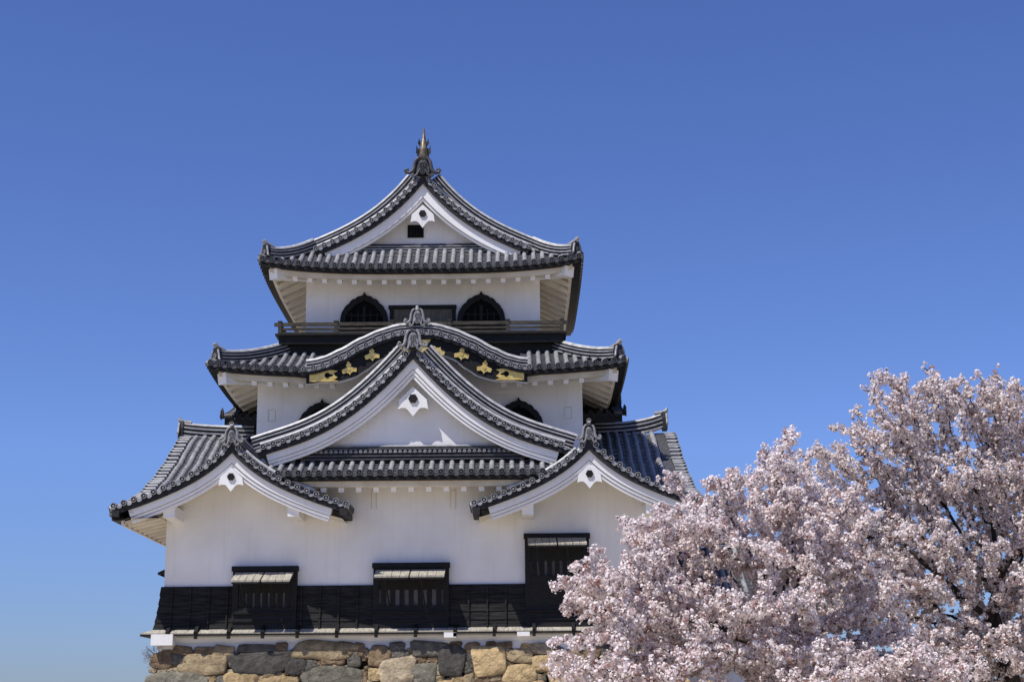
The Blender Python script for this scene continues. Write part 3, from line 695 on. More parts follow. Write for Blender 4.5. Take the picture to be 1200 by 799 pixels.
    # thick inner round row beside the verge
t.build('roof_tile', TM, R1)
for sg in (-1, 1):                        # gable end walls on the sides
    yy = [.6 + 7.4*k/20 for k in range(21)]
    wg = MB(); outline = [(q-8, mprof(q)-.22) for q in yy] + [(8-q, mprof(q)-.22) for q in reversed(yy[:-1])]
    wg.poly_prism([(outline[0][0], 7.3)] + outline + [(outline[-1][0], 7.3)], sidemap(sg, sg*7.0, 8), 0, .3)
    wg.build('side_gable_wall', 'plaster', R1)
for sg, xe, xt in ((-1, 8.35, .12), (1, 8.0, .30)):
    r = MB(); path = [V((sg*(4.9+(xe-4.9)*k/10), 8, 10.68 + xt*(k/10)**4 + .05*(k/10))) for k in range(11)]
    ridge_mesh(r, path, h=.42, w=.36, layers=3); r.build('ridge', ['ridge', 'tile', 'tile_dark'], R1)
    o = MB(); e = path[-1]; mp = lambda x, d, z, e=e, sg=sg: e + V((-sg*d, sg*x, z))
    o.poly_prism([(-.22,-.1), (.22,-.1), (.2,.3), (.12,.48), (.05,.56), (-.05,.56), (-.12,.48), (-.2,.3)], mp, -.06, .1, 2)
    o.tube([mp(0,.35,.46), mp(0,.06,.50), mp(0,-.05,.57), mp(0,-.08,.66)], [.085,.085,.07,.04], 8, 0)
    for q in (-1, 1): o.tube([mp(q*.15,-.03,.45), mp(q*.22,-.04,.28), mp(q*.27,-.04,.08), mp(q*.36,-.04,.06)], .04, 6, 0)
    o.build('ridge_ornament', TM, R1)
# side eaves of the first storey: tiles, soffit and ribs
t = MB()
for sg in (-1, 1):
    sf = MB(); eb = MB()
    S = lambda a, q, sg=sg: V((sg*(8.3-1.4*q), a, 7.12 + .62*q))
    slope_tiles(t, S, [-1.05 + .29*k for k in range(61)], lambda a: (0, 1), step=.35, ends=(sg,0,0))
    P = [V((sg*8.3, y, 7.12)) for y in (-1.2, 8, 17)]; I = [V((-sg,0,0))]*3
    eb.sweep(P, I, [(.03,-.17), (.36,-.17), (.36,-.02), (.03,-.02)])
    sf.sweep(P, I, [(.30,-.31), (.40,-.33), (.40,-.17), (.30,-.17)]); sf.sweep(P, I, [(.38,-.26), (1.32,.02), (1.32,.07), (.38,-.2)])
    y = -.9
    while y < 16.5: m = MB(); m.beam((sg*7.86, y, 6.86), (sg*6.98, y, 7.08), .20, .13); m.build('side_rafter', 'soffit', R1); y += .62
    eb.build('eave_board', 'black', R1); sf.build('soffit', 'soffit', R1)
t.build('roof_tile', TM, R1)

# --- the two corner gables on the first roof
sprof = polyfit([(0,9.08), (.21,8.82), (.43,8.62), (.86,8.30), (1.33,8.01), (1.88,7.75), (2.45,7.53), (2.9,7.38), (3.35,7.25)])
for sg in (-1, 1):
    G = sub('corner_gable')
    gable_roof(G, frontmap(sg*4.965, -1.5), sprof, 3.27, 5.2, None, [], orn=(.70,.66,-.02), horn=True, crest=False, pend_z=8.07, pend_s=.86, bcut=.40, thin=[(-sg, .32, .35, 2.3)])
    for q in (-1, 1):                     # white purlin ends under the barge boards
        b = MB(); xx = sg*4.965 + q*1.72
        b.box(xx-.16, xx+.16, -1.22, .0, 7.02, 7.34); b.build('purlin_end', 'plaster', G)
    for q in (-1, 1):                     # drooping tile clusters at the gable's lower tips
        o = MB(); xx = sg*4.965 + q*3.14
        for k in range(4): o.tube([(xx+q*.02, -1.42+k*.3, 7.27), (xx+q*.16, -1.42+k*.3, 7.24)], .09, 10, 0); o.lathe((xx+q*.16, -1.42+k*.3, 7.24), (q,0,-.2), DISC, 10, DISCM)
        o.box(min(xx-q*.1, xx+q*.1), max(xx-q*.1, xx+q*.1), -1.5, .4, 7.02, 7.20, 2)
        o.build('eave_tile', TM, G)

# --- central skirt and big gable on the first roof
CG = sub('central_gable')
skirt(CG, 4.05, -1.4, 6, .01, 1.5, 8.17, .78, 0, 1.42, 8.22, 15, sides=False, corner_r=False, rsp=.49)
cprof = polyfit([(0,11.78), (.18,11.66), (.58,11.15), (1.13,10.62), (1.57,10.25), (2.26,9.77), (2.77,9.48), (3.32,9.28), (3.85,9.08), (4.4,8.92)])
gable_roof(CG, frontmap(.02, -.95), cprof, 4.4, 3.95, None, [(-1,.72,.44,4,.12,4.5), (1,.72,.44,4,.12,4.5)], orn=(.88,.78,.04), crest=False, pend_z=10.36, pend_s=1.08, pend_d=.27, thin=[(-1,.2,.3,4.3), (1,.2,.3,4.3)])
pw = MB(); c = offset_curve(cprof, 4.2, .34)
pw.poly_prism([(x, z) for x, z in c] + [(3.9, 8.75), (-3.9, 8.75)] + [(-x, z) for x, z in reversed(c[1:])], frontmap(.02, -.33), 0, .3)
pw.build('pediment', 'plaster', CG)
r = MB(); ridge_mesh(r, [V((-3.1 + 6.2*k/4, -.46, 8.66)) for k in range(5)], h=.40, w=.28, layers=4, cap=.05)
for k in range(44): r.lathe(V((-3.0+k*.14, -.595, 8.91)), (0,-1,0), [(.045,-.02), (.045,.01), (.02,.012)], 8, [0,0,2])
r.build('base_ridge', ['tile', 'tile_pan', 'tile_dark'], CG)

# --- second storey
w2 = MB(); w2.box(-5.0, 5.0, 3.0, 13.5, 8.0, 12.1); w2.build('wall', 'plaster', keep)
kato_window(keep, -3.0, 3.0, 9.55, 1.62, 1.53); kato_window(keep, 3.04, 3.0, 9.55, 1.62, 1.53)
for sg in (-1, 1):                         # plastered-over loophole outlines
    m = MB(); x = sg*4.55
    for a, b, c_, d in ((x-.12,x+.12,10.45,10.47), (x-.12,x+.12,10.80,10.82), (x-.12,x-.10,10.47,10.80), (x+.10,x+.12,10.47,10.80)): m.box(a, b, 2.985, 3.0, c_, d)
    m.build('loophole', 'soffit', keep)
for x in (-1.12, 1.13):
    m = MB()
    for dx in (-.07, .07): m.box(x+dx-.014, x+dx+.014, -.014, 0, 7.35, 7.85)
    m.box(x-.084, x+.084, -.014, 0, 7.85, 7.875); m.build('loophole', 'soffit', keep)
R2 = sub('second_roof')
skirt(R2, 6.3, 1.5, 15.0, 2.25, 2.5, 11.70, 1.15, .26, 1.5, 11.95, 22, x_cut=3.35)
# undulating gable in the middle of the second roof
kp = interp([(0,12.80), (.5,12.76), (1.0,12.62), (1.6,12.36), (2.2,12.03), (2.7,11.80), (3.1,11.70), (3.42,11.67)])
KG = sub('undulating_gable'); mpk = frontmap(0, 1.25)
t = MB(); depth = 3.2
for sg in (-1, 1):
    S = lambda a, q, sg=sg: V(mpk(sg*(3.42*(1-q)), a, kp(3.42*(1-q))))
    slope_tiles(t, S, [.5+.285*k for k in range(10)], lambda a: (0, 1))
    for s in arcpoints(kp, 3.42, .285, .14):
        sl = (kp(s+.01)-kp(max(0,s-.01)))/.02; L = math.hypot(1, sl); nx, nz = -sl/L, 1/L
        c = V(mpk(sg*(s+nx*.03), 0, kp(s)+nz*.03)); t.tube([c, V(mpk(sg*(s+nx*.03), .45, kp(s)+nz*.05))], .08, 10, 0, False)
        t.lathe(c, (0,-1,0), DISC, 14, DISCM)
        if s + .2 < 3.42:
            s2 = s+.1425/L
            t.obox(mpk(sg*s2, .2, kp(s2)-.01), V((sg/L*.075,0,sl/L*.075)), V((0,.2,0)), V((0,0,.045)), 1)
    strip(t, [(3.42*k/30, kp(3.42*k/30)-.02) for k in range(31)], [(3.42*k/30, kp(3.42*k/30)-.14) for k in range(31)], mpk, sg, .03, .5, 2)
t.build('roof_tile', TM, KG)
r = MB(); N = 40
path = [V(mpk(-3.3+6.6*k/N, .28, kp(abs(-3.3+6.6*k/N))+.10)) for k in range(N+1)]
ridge_mesh(r, path, h=.20, w=.24, layers=2, cap=.085); r.build('ridge', ['ridge', 'tile', 'tile_dark'], KG)
# black lacquered board following the curve
b = MB()
top = [(3.3*k/30, kp(3.3*k/30)-.14) for k in range(31)]
lowf = interp([(0,12.22), (.6,12.20), (1.1,12.02), (1.5,11.72), (1.9,11.48), (2.4,11.36), (3.3,11.34)])
low = [(x, min(lowf(x), z-.25)) for x, z in top]
for sg in (-1, 1): strip(b, top, low, mpk, sg, .14, .26)
b.build('bargeboard_black', 'black', KG)
b = MB()
low2 = [(x, z-.06) for x, z in low]
for sg in (-1, 1): strip(b, [(x, z+.02) for x, z in low], low2, mpk, sg, .17, .24)
b.build('board_trim', 'soffit', KG)
s_ = MB()
for sg in (-1, 1): s_.grid([[mpk(sg*x, .26, z-.02), mpk(sg*x, 1.9, z+.05)] for x, z in top], 0)
s_.build('soffit', 'soffit', KG)
w_ = MB()
w_.poly_prism([(-x, z-.05) for x, z in reversed(top)] + [(x, z-.05) for x, z in top[1:]] + [(3.2,11.3), (-3.2,11.3)], frontmap(0, 2.98), 0, .5)
w_.build('pediment', 'plaster', KG)
# gilt fittings
def flower(x, z, s, ang):
    m = MB(); pts = []
    for k in range(60):
        a = 2*math.pi*k/60
        r = .11 + .0
        lob = [max(0, math.cos(a-c))**7 for c in (math.pi/2, math.pi/2+1.85, math.pi/2-1.85)]
        lob2 = max(0, math.cos(a+math.pi/2))**9
        r = (.085 + .155*max(lob[0]*.9, lob[1], lob[2]) + .08*lob2 + .018*math.cos(12*a))*s
        pts.append((x + r*math.cos(a+ang), z + r*math.sin(a+ang)))
    m.poly_prism(pts, mpk, .105, .145)
    m.poly_prism([(x+.05*s*math.cos(2*math.pi*k/10), z+.05*s*math.sin(2*math.pi*k/10)) for k in range(10)], mpk, .085, .105)
    m.build('gilt_flower', 'gold', KG)
for sg in (-1, 1):
    flower(sg*1.34, 12.14, 1.0, -sg*.10); flower(sg*2.02, 11.72, 1.0, -sg*.15); flower(sg*.62, 12.22, .95, sg*2.6)
    m = MB(); xa, xb = 2.42, 3.20
    ctr = [(xb,11.34), (xb,11.66), (xa+.10,11.69), (xa-.06,11.66), (xa+.06,11.60), (xa+.02,11.52), (xa-.06,11.47), (xa+.06,11.40), (xa-.10,11.35)]
    m.poly_prism([(sg*x, z) for x, z in ctr], mpk, .10, .145)
    # dark heart-shaped piercing with its stalk
    hx, hz = 2.66, 11.53
    m.poly_prism([(sg*(hx+.075*math.cos(a)*(1+.25*math.cos(a))), hz+.085*math.sin(a)) for a in [2*math.pi*k/16 for k in range(16)]], mpk, .094, .10, 1)
    m.poly_prism([(sg*(hx-.02), hz+.05), (sg*(hx-.02), hz-.05), (sg*(hx-.16), hz-.02), (sg*(hx-.16), hz+.02)], mpk, .096, .10, 1)
    m.build('gilt_plate', ['gold', 'void'], KG)
m = MB()       # gilt sheath at the centre of the board
m.poly_prism([(-.42,12.60), (.42,12.60), (.36,12.50), (.22,12.46), (.26,12.38), (.40,12.34), (.52,12.22), (.30,12.19), (.2,12.13), (-.2,12.13), (-.30,12.19), (-.52,12.22), (-.40,12.34), (-.26,12.38), (-.22,12.46), (-.36,12.50)], mpk, .10, .145)
m.build('gilt_plate', 'gold', KG)
o = MB(); ornament(o, lambda x, d, z: V(mpk(x, d+.15, 13.12+z)), 1, False, True, .8, .70); o.build('ridge_ornament', TM, KG)
r = MB(); ridge_mesh(r, [V((0, 1.55+k, 12.82)) for k in range(4)], h=.42, w=.34, layers=3); r.build('ridge', ['ridge', 'tile', 'tile_dark'], KG)

# small side dormers flanking the second storey; their dark tiles paint in shadow
for sg in (-1, 1):
    D = sub('side_dormer')
    t = MB(); yr, ye, zr, ze = 7.6, 5.0, 11.75, 10.95
    pf = lambda q: ze + (zr-ze)*(q*.7+q*q*.3)
    cols = [sg*(5.0+.29*k) for k in range(6)]
    slope_tiles(t, lambda a, q: V((a*.96, ye+(yr-ye)*q, pf(q))), cols, lambda a: (0, 1), ends=(0,-1,0))
    slope_tiles(t, lambda a, q: V((a*.96, 2*yr-ye-(yr-ye)*q, pf(q))), cols, lambda a: (0, 1))
    for k in range(10):
        q = k/9.5; y = ye+(yr-ye)*q
        for yy in (y, 2*yr-y):
            t.tube([(sg*6.1, yy, pf(q)+.05), (sg*6.42, yy, pf(q)+.04)], .08, 9, 0); t.lathe((sg*6.42, yy, pf(q)+.04), (sg,0,0), DISC, 10, DISCM)
    t.build('roof_tile', ['tile_pan','tile_dark','tile_dark','tile_dark'], D)
    b = MB()
    for q0, q1 in ((0,.5), (.5,1)):
        for f in (lambda y: y, lambda y: 2*yr-y):
            b.add([(sg*6.35, f(ye+(yr-ye)*q0), pf(q0)-.03), (sg*6.35, f(ye+(yr-ye)*q1), pf(q1)-.03), (sg*6.35, f(ye+(yr-ye)*q1), pf(q1)-.3), (sg*6.35, f(ye+(yr-ye)*q0), pf(q0)-.25),
                   (sg*5.0, f(ye+(yr-ye)*q0), pf(q0)-.03), (sg*5.0, f(ye+(yr-ye)*q1), pf(q1)-.03), (sg*5.0, f(ye+(yr-ye)*q1), pf(q1)-.3), (sg*5.0, f(ye+(yr-ye)*q0), pf(q0)-.25)],
                  [(0,1,2,3), (0,4,5,1), (3,2,6,7), (0,3,7,4), (4,7,6,5)])
    b.box(min(sg*5, sg*5.5), max(sg*5, sg*5.5), 5.6, 9.6, 9.6, 10.9)
    b.build('dormer_board', 'black', D)
    r = MB(); ridge_mesh(r, [V((sg*(5.0+.28*k), yr, zr-.02+.02*k)) for k in range(6)], h=.2, w=.28, layers=2); r.build('ridge', ['tile_pan', 'tile', 'tile_dark'], D)
    o = MB(); mp = lambda x, d, z, sg=sg: V((sg*6.45 - sg*d, yr + x, zr + z)); ornament(o, mp, .62, False, True)
    mp = lambda x, d, z, sg=sg: V((sg*6.45 - sg*d, ye + x, ze + z)); ornament(o, mp, .4, False, True); o.build('ridge_ornament', ['tile_pan','tile_pan','tile_dark','tile_dark'], D)

# --- third storey: deck, railing, wall, windows
bal = sub('balcony')
d_ = MB(); d_.box(-4.45, 4.45, 3.45, 12.6, 12.98, 13.24); d_.box(-4.56, 4.56, 3.36, 12.7, 13.24, 13.30); d_.box(-4.1, 4.1, 3.7, 12.3, 12.5, 12.98); d_.build('deck', 'black', bal)
def railing(y_or_x):
    pass
rail = MB()
for z, h, e in ((13.60,.11,.18), (13.45,.075,.0), (13.33,.06,.05)):
    rail.box(-4.42-e, 4.42+e, 3.40, 3.47, z-h/2, z+h/2)
    for sg in (-1, 1): rail.box(sg*4.42-.035, sg*4.42+.035, 3.475, 12.5, z-h/2, z+h/2)
rail.build('railing', 'rail', bal)
pp = None
for x, y in [(x, 3.436) for x in (-4.42, -2.66, -.9, .9, 2.72, 4.42)] + [(sg*4.42, y) for sg in (-1, 1) for y in (5.6, 7.8, 10.0, 12.4)]:
    if pp is None: m = MB(); m.box(-.055,.055,-.055,.055,13.30,13.68); m.box(-.07,.07,-.07,.07,13.68,13.71); pp = m.build('railing_post', 'rail', bal); pp.location = (x, y, 0)
    else: copy_part(pp, bal, (x, y, 0))
w3 = MB(); w3.box(-3.76, 3.76, 4.5, 12.0, 13.0, 15.75); w3.build('wall', 'plaster', keep)
kato_window(keep, -1.88, 4.5, 13.28, 1.66, 1.57); kato_window(keep, 1.87, 4.5, 13.28, 1.66, 1.57)
for a, b in ((-3.76, -2.72), (2.72, 3.76)): m = MB(); m.box(a, b, 4.42, 4.497, 13.30, 13.42); m.build('sill', 'black', keep)
m = MB(); m.box(-1.10, 1.08, 4.38, 4.497, 14.32, 14.44)
for x in (-1.0, 1.0): m.box(x-.06, x+.06, 4.40, 4.497, 13.3, 14.32)
m.build('lintel', 'black', keep)
m = MB(); m.box(-1.06, 1.05, 4.45, 4.497, 13.3, 14.32); m.build('board_panel', 'panel', keep)

# --- top roof: hipped skirt with a gable facing front
R3 = sub('top_roof')
skirt(R3, 5.08, 3.1, 13.4, 1.62, 1.45, 15.36, .98, .30, 1.40, 15.62, 18)
tprof = polyfit([(0,18.74), (.37,18.30), (.82,17.78), (1.63,17.14), (2.45,16.66), (3.0,16.38), (3.45,16.20)])
gable_roof(R3, frontmap(0, 4.0), tprof, 3.45, 8.4, None, [(-1,.75,.46,4,.12,3.66), (1,.75,.46,4,.12,3.66)], orn=(1.2,.85,-.02), grooves=False, dark_orn=True, crest=False, pend_z=17.36, pend_s=.98, thin=[(-1,.22,.3,3.4), (1,.22,.3,3.4)])
pw = MB(); c = offset_curve(tprof, 3.3, .34)
pw.poly_prism([(x, z) for x, z in c] + [(3.0,16.1), (-3.0,16.1)] + [(-x, z) for x, z in reversed(c[1:])], frontmap(0, 4.72), 0, .25); pw.build('pediment', 'plaster', R3)
r = MB(); ridge_mesh(r, [V((-2.5 + 5*k/4, 4.50, 16.20)) for k in range(5)], h=.26, w=.30, layers=3, cap=.05); r.build('base_ridge', ['tile_pan', 'tile', 'tile_dark'], R3)
m = MB(); m.box(-.52, .0, 4.69, 4.717, 16.78, 17.20); vent = m.build('vent', 'void', R3)
# (grille bars belong to the vent's own mesh)
gb = MB()
for k in range(6): gb.box(-.52+.095*k, -.50+.095*k, 4.665, 4.69, 16.78, 17.20)
for k in range(5): gb.box(-.52, .0, 4.66, 4.664, 16.78+.1*k, 16.80+.1*k)
gb.build('grille', 'black', R3)
# fish-shaped finial
f = MB(); zb = 19.30
f.tube([(0,4.55,zb-.05), (0,4.48,zb+.12), (0,4.42,zb+.32), (0,4.44,zb+.55), (0,4.52,zb+.78), (0,4.58,zb+1.0), (0,4.60,zb+1.22), (0,4.58,zb+1.36)], [.13,.15,.145,.12,.09,.06,.04,.015], 10, 0)
for sg in (-1, 1):
    f.add([(sg*.10,4.44,zb+.2), (sg*.26,4.40,zb+.30), (sg*.24,4.42,zb+.62), (sg*.19,4.44,zb+.48), (sg*.10,4.46,zb+.55), (sg*.10,4.50,zb+.4)], [(0,1,2,3,4), (0,4,5)], 1)
    f.add([(sg*.09,4.48,zb+.55), (sg*.20,4.46,zb+.70), (sg*.16,4.50,zb+.92), (sg*.11,4.5,zb+.76), (sg*.06,4.52,zb+.8)], [(0,1,2,3,4)], 1)
    f.tube([(sg*.10,4.34,zb+.05), (sg*.17,4.28,zb+.12), (sg*.2,4.27,zb+.24)], [.04,.03,.012], 6, 1)
for k in range(5): f.add([(0,4.36-.0*k,zb+.25+.2*k), (0,4.28+.05*k,zb+.40+.2*k), (0,4.42+.03*k,zb+.44+.2*k)], [(0,1,2)], 1)
f.v = [(x*.95, y, zb + (z-zb)*.90) for x, y, z in f.v]
f.build('fish_finial', ['bronze', 'tile_dark'], R3)

# ---------------------------------------------------------------- lower turret building behind the blossom
def turret():
    th = thing('turret_building', 'low grey tiled building glimpsed through the cherry blossom right of the castle', 'building')
    x0, x1, y0, y1, ze, zr = 7.6, 13.0, 3.5, 10.5, 4.75, 6.9
    b = MB(); b.box(x0, x1-.9, y0+.9, y1-.9, 0, ze+.3); b.build('wall', 'plaster', th)
    t = MB(); ym = (y0+y1)/2; run = (y1-y0)/2
    pf = lambda q: ze + (zr-ze)*(q*.75+q*q*.25)
    cols = [x0+.1+.29*k for k in range(int((x1-x0)/.29))]
    slope_tiles(t, lambda a, q: V((a, y0+run*q, pf(q))), cols, lambda a: (0, min(1, (x1-a)/2.6)), ends=(0,-1,0))
    slope_tiles(t, lambda a, q: V((a, y1-run*q, pf(q))), cols, lambda a: (0, min(1, (x1-a)/2.6)), step=.5)
    slope_tiles(t, lambda a, q: V((x1-2.6*q, a, pf(q))), [y0+.1+.29*k for k in range(int((y1-y0)/.29))], lambda a: (0, min(1, (a-y0)/run, (y1-a)/run)), ends=(1,0,0))
    r = t.build('roof', TM, th)
    m = MB(); ridge_mesh(m, [V((x0, ym, zr)), V((x1-2.6, ym, zr))], h=.4)
    for yy in (y0, y1): ridge_mesh(m, [V((x1-2.6*k/8, yy+(ym-yy)*k/8, pf(k/8)+.02)) for k in range(9)], h=.3, w=.26, layers=2)
    m.build('ridge', ['ridge', 'tile', 'tile_dark'], r)
turret()

# ---------------------------------------------------------------- cherry trees
def colonize(rng, trunk, att, step, kill, infl, iters=160):
    nodes = [np.array(p, float) for p in trunk]; par = [-1] + list(range(len(trunk)-1))
    att = att.copy(); near = np.full(len(att), 1e9); idx = np.zeros(len(att), int)
    def upd(k0):
        nonlocal near, idx
        for k in range(k0, len(nodes)):
            d = np.linalg.norm(att - nodes[k], axis=1); m = d < near
            near[m] = d[m]; idx[m] = k
    upd(0)
    for it in range(iters):
        if len(att) == 0: break
        ok = near < infl
        if not ok.any():
            ok = near <= near.min() + .3
        k0 = len(nodes); tot = {}
        dirs = att[ok] - np.array(nodes)[idx[ok]]; dirs /= np.linalg.norm(dirs, axis=1)[:, None] + 1e-9
        acc = np.zeros((len(nodes), 3)); np.add.at(acc, idx[ok], dirs); cnt = np.bincount(idx[ok], minlength=len(nodes))
        for k in np.nonzero(cnt)[0]:
            d = acc[k]/cnt[k] + rng.normal(0, .22, 3); d /= np.linalg.norm(d) + 1e-9
            nodes.append(nodes[k] + d*step); par.append(int(k))
        upd(k0)
        keep_ = near > kill
        att, near, idx = att[keep_], near[keep_], idx[keep_]
        if len(nodes) > 9000: break
    return np.array(nodes), np.array(par)

def cherry(label, base, trunk, blobs, seed, n_att, step, kill, infl, r_tip, clus_per, fl_n, fl_r, cl_r, tones, gap=-1.2, spikes=60, sp_from=(0,), sp_len=6, holes=(), sp_up=.35, sp_left=0.0):
    th = thing('cherry_tree', label, 'tree', 'blossoming cherry trees')
    th.location = base
    rng = np.random.default_rng(seed); b = np.array(base)
    vol = np.array([q[3]*q[4]*q[5] for q in blobs]); pr = vol/vol.sum()
    A = []
    which = rng.choice(len(blobs), n_att, p=pr)
    for k in which:
        u = rng.normal(0, 1, 3); u /= np.linalg.norm(u); rr = rng.uniform(0, 1)**(1/2.6)
        rr *= rng.uniform(.86, 1.06)
        q = blobs[k]; p = np.array((q[0]+u[0]*rr*q[3], q[1]+u[1]*rr*q[4], q[2]+u[2]*rr*q[5]))
        nz = math.sin(p[0]*3.1+seed)+math.sin(p[1]*2.7+p[2]*1.3)+math.sin(p[2]*3.7+p[0]*1.1+seed*2)
        if nz > gap and not any(abs(p[0]-hx + .6*(p[2]-hz)) < .32 and abs(p[2]-hz) < .20 for hx, hz in holes): A.append(p)
    for _ in range(spikes):                                   # long shoots reaching out of the crown
        q = blobs[sp_from[rng.integers(len(sp_from))]]; u = rng.normal(0, 1, 3); u[2] = abs(u[2])*.8; u /= np.linalg.norm(u)
        d = u + np.array((-sp_left, 0, sp_up)); d /= np.linalg.norm(d); c0 = np.array(q[:3]) + u*np.array(q[3:6])*.8
        for k in range(int(rng.integers(3, sp_len))): A.append(c0 + d*(.14*k) + rng.normal(0, .03, 3))
    nodes, par = colonize(rng, trunk, np.array(A), step, kill, infl)
    n = len(nodes); rad = np.zeros(n); ch = [[] for _ in range(n)]
    for k in range(n-1, 0, -1): ch[par[k]].append(k)
    for k in range(n-1, -1, -1):
        rad[k] = r_tip if not ch[k] else sum(rad[c]**2.25 for c in ch[k])**(1/2.25)
    mb = MB()
    started = [(0, None)]
    done = set()
    def chain(k0, prev):
        path = ([nodes[prev]] if prev is not None else []) ; rr = ([min(rad[prev], rad[k0]*1.15)] if prev is not None else [])
        k = k0
        while True:
            path.append(nodes[k]); rr.append(rad[k])
            if not ch[k]: break
            c = sorted(ch[k], key=lambda q: -rad[q])
            for q in c[1:]: stack.append((q, k))
            k = c[0]
        return path, rr
    stack = [(0, None)]
    while stack:
        k0, prev = stack.pop()
        path, rr = chain(k0, prev)
        if len(path) < 2: continue
        big = max(rr)
        mb.tube([V(p - b) for p in path], [float(q) for q in rr], 10 if big > .06 else (6 if big > .02 else 4), 0, False)
    tr = mb.build('trunk', 'bark', th)
    # blossom clusters along the thin twigs
    thin = np.nonzero((rad < r_tip*3.8) & (np.arange(n) > len(trunk)))[0]
    cen = []
    for k in thin:
        p0, p1 = nodes[par[k]], nodes[k]
        m = rng.poisson(clus_per)
        for _ in range(m): cen.append(p0 + (p1-p0)*rng.uniform(0, 1.15) + rng.normal(0, cl_r*.85, 3))
    cen = np.array(cen); nc = len(cen)
    m = fl_n; N = nc*m
    u = rng.normal(0, 1, (N, 3)); u /= np.linalg.norm(u, axis=1)[:, None]
    csz = np.repeat(rng.uniform(.65, 1.25, nc), m)
    pos = np.repeat(cen, m, 0) + u*(cl_r*csz*rng.uniform(.55, 1.05, N))[:, None]
    nrm = u + rng.normal(0, .18, (N, 3)); nrm /= np.linalg.norm(nrm, axis=1)[:, None]
    t1 = np.cross(nrm, rng.normal(0, 1, (N, 3))); t1 /= np.linalg.norm(t1, axis=1)[:, None]; t2 = np.cross(nrm, t1)
    rr = fl_r*rng.uniform(.7, 1.25, N)
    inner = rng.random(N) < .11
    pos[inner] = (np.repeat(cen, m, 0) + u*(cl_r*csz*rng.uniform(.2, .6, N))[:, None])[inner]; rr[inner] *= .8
    vs_ = np.zeros((N, 5, 3), np.float32)                       # each flower a five-sided disc
    for j in range(5):
        a = 2*math.pi*j/5
        vs_[:, j] = pos - b + (t1*math.cos(a) + t2*math.sin(a))*rr[:, None] + nrm*(rr*.12*(1 if j % 2 else -1))[:, None]
    me = bpy.data.meshes.new('crown')
    me.vertices.add(N*5); me.vertices.foreach_set('co', vs_.ravel())
    me.loops.add(N*5); me.loops.foreach_set('vertex_index', np.arange(N*5, dtype=np.int32))
    me.polygons.add(N); me.polygons.foreach_set('loop_start', np.arange(N, dtype=np.int32)*5); me.polygons.foreach_set('loop_total', np.full(N, 5, np.int32))
    me.update(calc_edges=True)
    tn = np.array(tones); cl_t = rng.choice(len(tones), nc, p=[.50, .30, .14, .06]); 
    flt = np.repeat(cl_t, m); sw = rng.random(N) < .25; flt[sw] = rng.choice(len(tones), sw.sum(), p=[.5, .25, .15, .10])
    colr = tn[flt]*rng.uniform(.9, 1.06, (N, 1))
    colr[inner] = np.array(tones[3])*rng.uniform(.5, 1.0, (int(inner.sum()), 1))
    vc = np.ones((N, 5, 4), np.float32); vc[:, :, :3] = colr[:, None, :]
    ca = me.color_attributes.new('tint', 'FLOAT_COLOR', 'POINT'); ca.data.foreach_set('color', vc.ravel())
    me.materials.append(M['blossom'])
    o = bpy.data.objects.new('crown', me); COL.objects.link(o); o.parent = th
    print('cherry', n, 'nodes', nc, 'clusters', N, 'flowers')
    return th

TONES = [(.89,.83,.815), (.86,.765,.75), (.81,.68,.665), (.48,.30,.26)]
# nearer tree, about 26 m from the viewer
bx = lambda px, py, rx, ry, dy, y: (2.85+(px-600)*.01370, y, 1.98+(808-py)*.01370, rx*.01370, dy, ry*.01370)
A_blobs = [bx(722,704,86,62,1.5,-20.4), bx(702,768,82,52,1.5,-20.6), bx(790,655,76,60,1.7,-20), bx(850,600,58,44,1.5,-19.7), bx(916,580,48,62,1.3,-19.6),
           bx(850,715,115,85,1.9,-20.4), bx(955,640,62,72,1.6,-19.5), bx(770,795,110,50,1.8,-20.8), bx(905,800,120,60,2.0,-20.5), bx(745,632,32,20,1.0,-20), bx(985,605,55,50,1.5,-19.4), bx(985,720,80,80,1.8,-19.6), bx(1040,790,80,50,1.8,-19.8)]
cherry('full whitish pink cherry tree standing closest, hiding the lower right corner of the castle', (7.1,-20,0),
       [(7.1,-20,0), (7.08,-20,.5), (7.02,-20.02,1.0), (6.96,-20.05,1.5), (6.9,-20.1,2.0), (6.85,-20.1,2.5)],
       A_blobs, 11, 4200, .16, .20, 1.1, .0065, 9.0, 17, .0205, .060, TONES, -1.0, 34, (2, 3, 4, 6), 6, ((6.96, 3.62),))
by = lambda px, py, rx, ry, dy, y: (2.85+(px-600)*.01790, y, 2.18+(799-py)*.01796, rx*.01790, dy, ry*.01796)
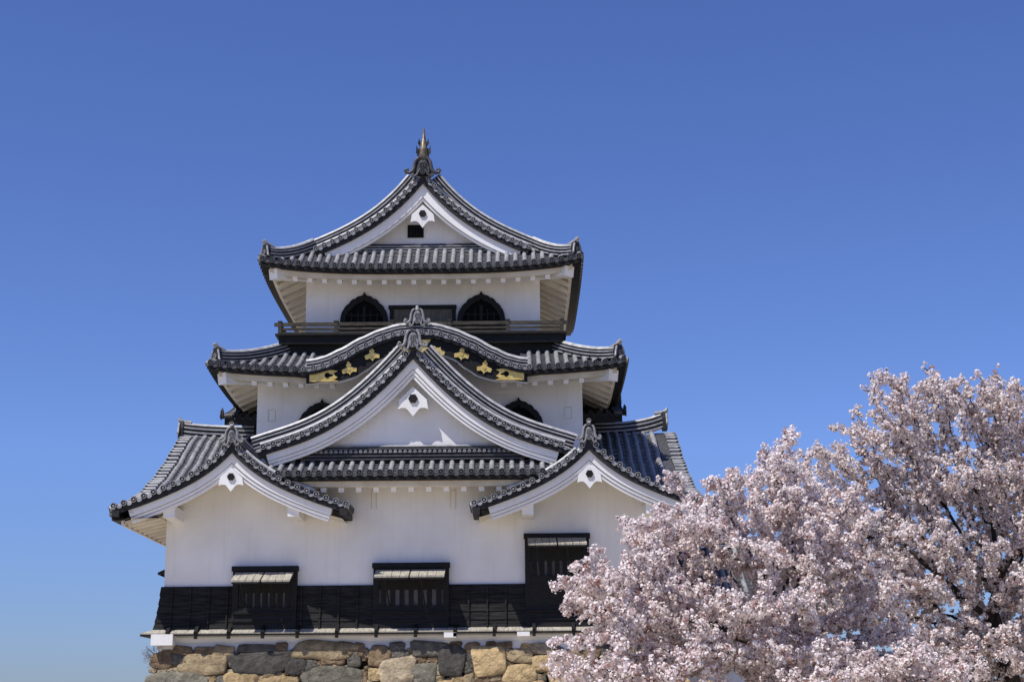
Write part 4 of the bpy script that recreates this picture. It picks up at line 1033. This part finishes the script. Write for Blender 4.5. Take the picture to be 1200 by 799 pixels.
B_blobs = [by(1112,488,66,42,1.7,-12), by(1188,494,66,50,1.8,-12), by(1072,466,34,16,1.0,-12.3), by(985,552,42,20,.9,-12), by(958,572,30,18,.8,-12), by(1045,515,52,36,1.3,-12.3), by(1120,570,110,66,2.0,-12),
           by(1030,585,62,48,1.5,-11.7), by(1205,600,90,90,2.2,-12), by(1080,670,120,66,2.2,-12), by(1190,720,110,80,2.3,-12.4), by(1010,690,70,56,1.6,-11.6), by(1070,780,130,50,2.2,-12.4), by(1270,540,60,90,2,-12), by(1140,780,120,60,2.0,-10.8), by(1010,640,60,60,1.4,-11.2), by(1200,690,80,70,1.6,-10.6), by(990,605,50,40,1.2,-11.5), by(1140,462,60,18,1.4,-12), by(1010,562,42,30,1.2,-11.8), by(1030,490,30,12,.8,-12.2), by(1070,620,80,60,1.6,-10.8)]
cherry('tall pale pink cherry tree at the right edge, rising above the nearer one', (13.3,-12,0),
       [(13.3,-12,0), (13.28,-12,.6), (13.22,-12,1.2), (13.1,-12.05,1.8), (13.0,-12.1,2.4), (12.85,-12.1,3.0), (12.7,-12.1,3.6)],
       B_blobs, 23, 8200, .20, .24, 1.3, .0075, 8.0, 15, .0225, .060, [(.87,.81,.795), (.83,.745,.725), (.77,.65,.63), (.42,.26,.21)], -1.1, 120, (0, 1, 2, 3, 5), 7, (), -.15, .5)

# ---------------------------------------------------------------- dry shrub growing from the wall's left corner
th = thing('dry_shrub', 'small bare brownish shrub sprouting from the left corner of the boulder wall', 'shrub'); th.location = (-6.95, -.25, 3.2)
mb = MB(); rnd = random.Random(5)
def twig(p, d, L, r, lv):
    q = p + d*L; mb.tube([p, (p+q)/2 + V((rnd.uniform(-1,1), rnd.uniform(-1,1), rnd.uniform(-1,1)))*L*.08, q], [r, r*.8, r*.6], 4, 0, False)
    if lv:
        for _ in range(rnd.choice([2,3,3])):
            twig(q, (d + V((rnd.uniform(-.8,.8), rnd.uniform(-.8,.8), rnd.uniform(-.6,.9)))).normalized(), L*rnd.uniform(.55,.85), r*.65, lv-1)
for k in range(6): twig(V((0,0,0)), V((-.8, rnd.uniform(-.6,.2), rnd.uniform(-.3,.8))).normalized(), .20, .011, 4)
mb.build('twigs', 'twig', th)
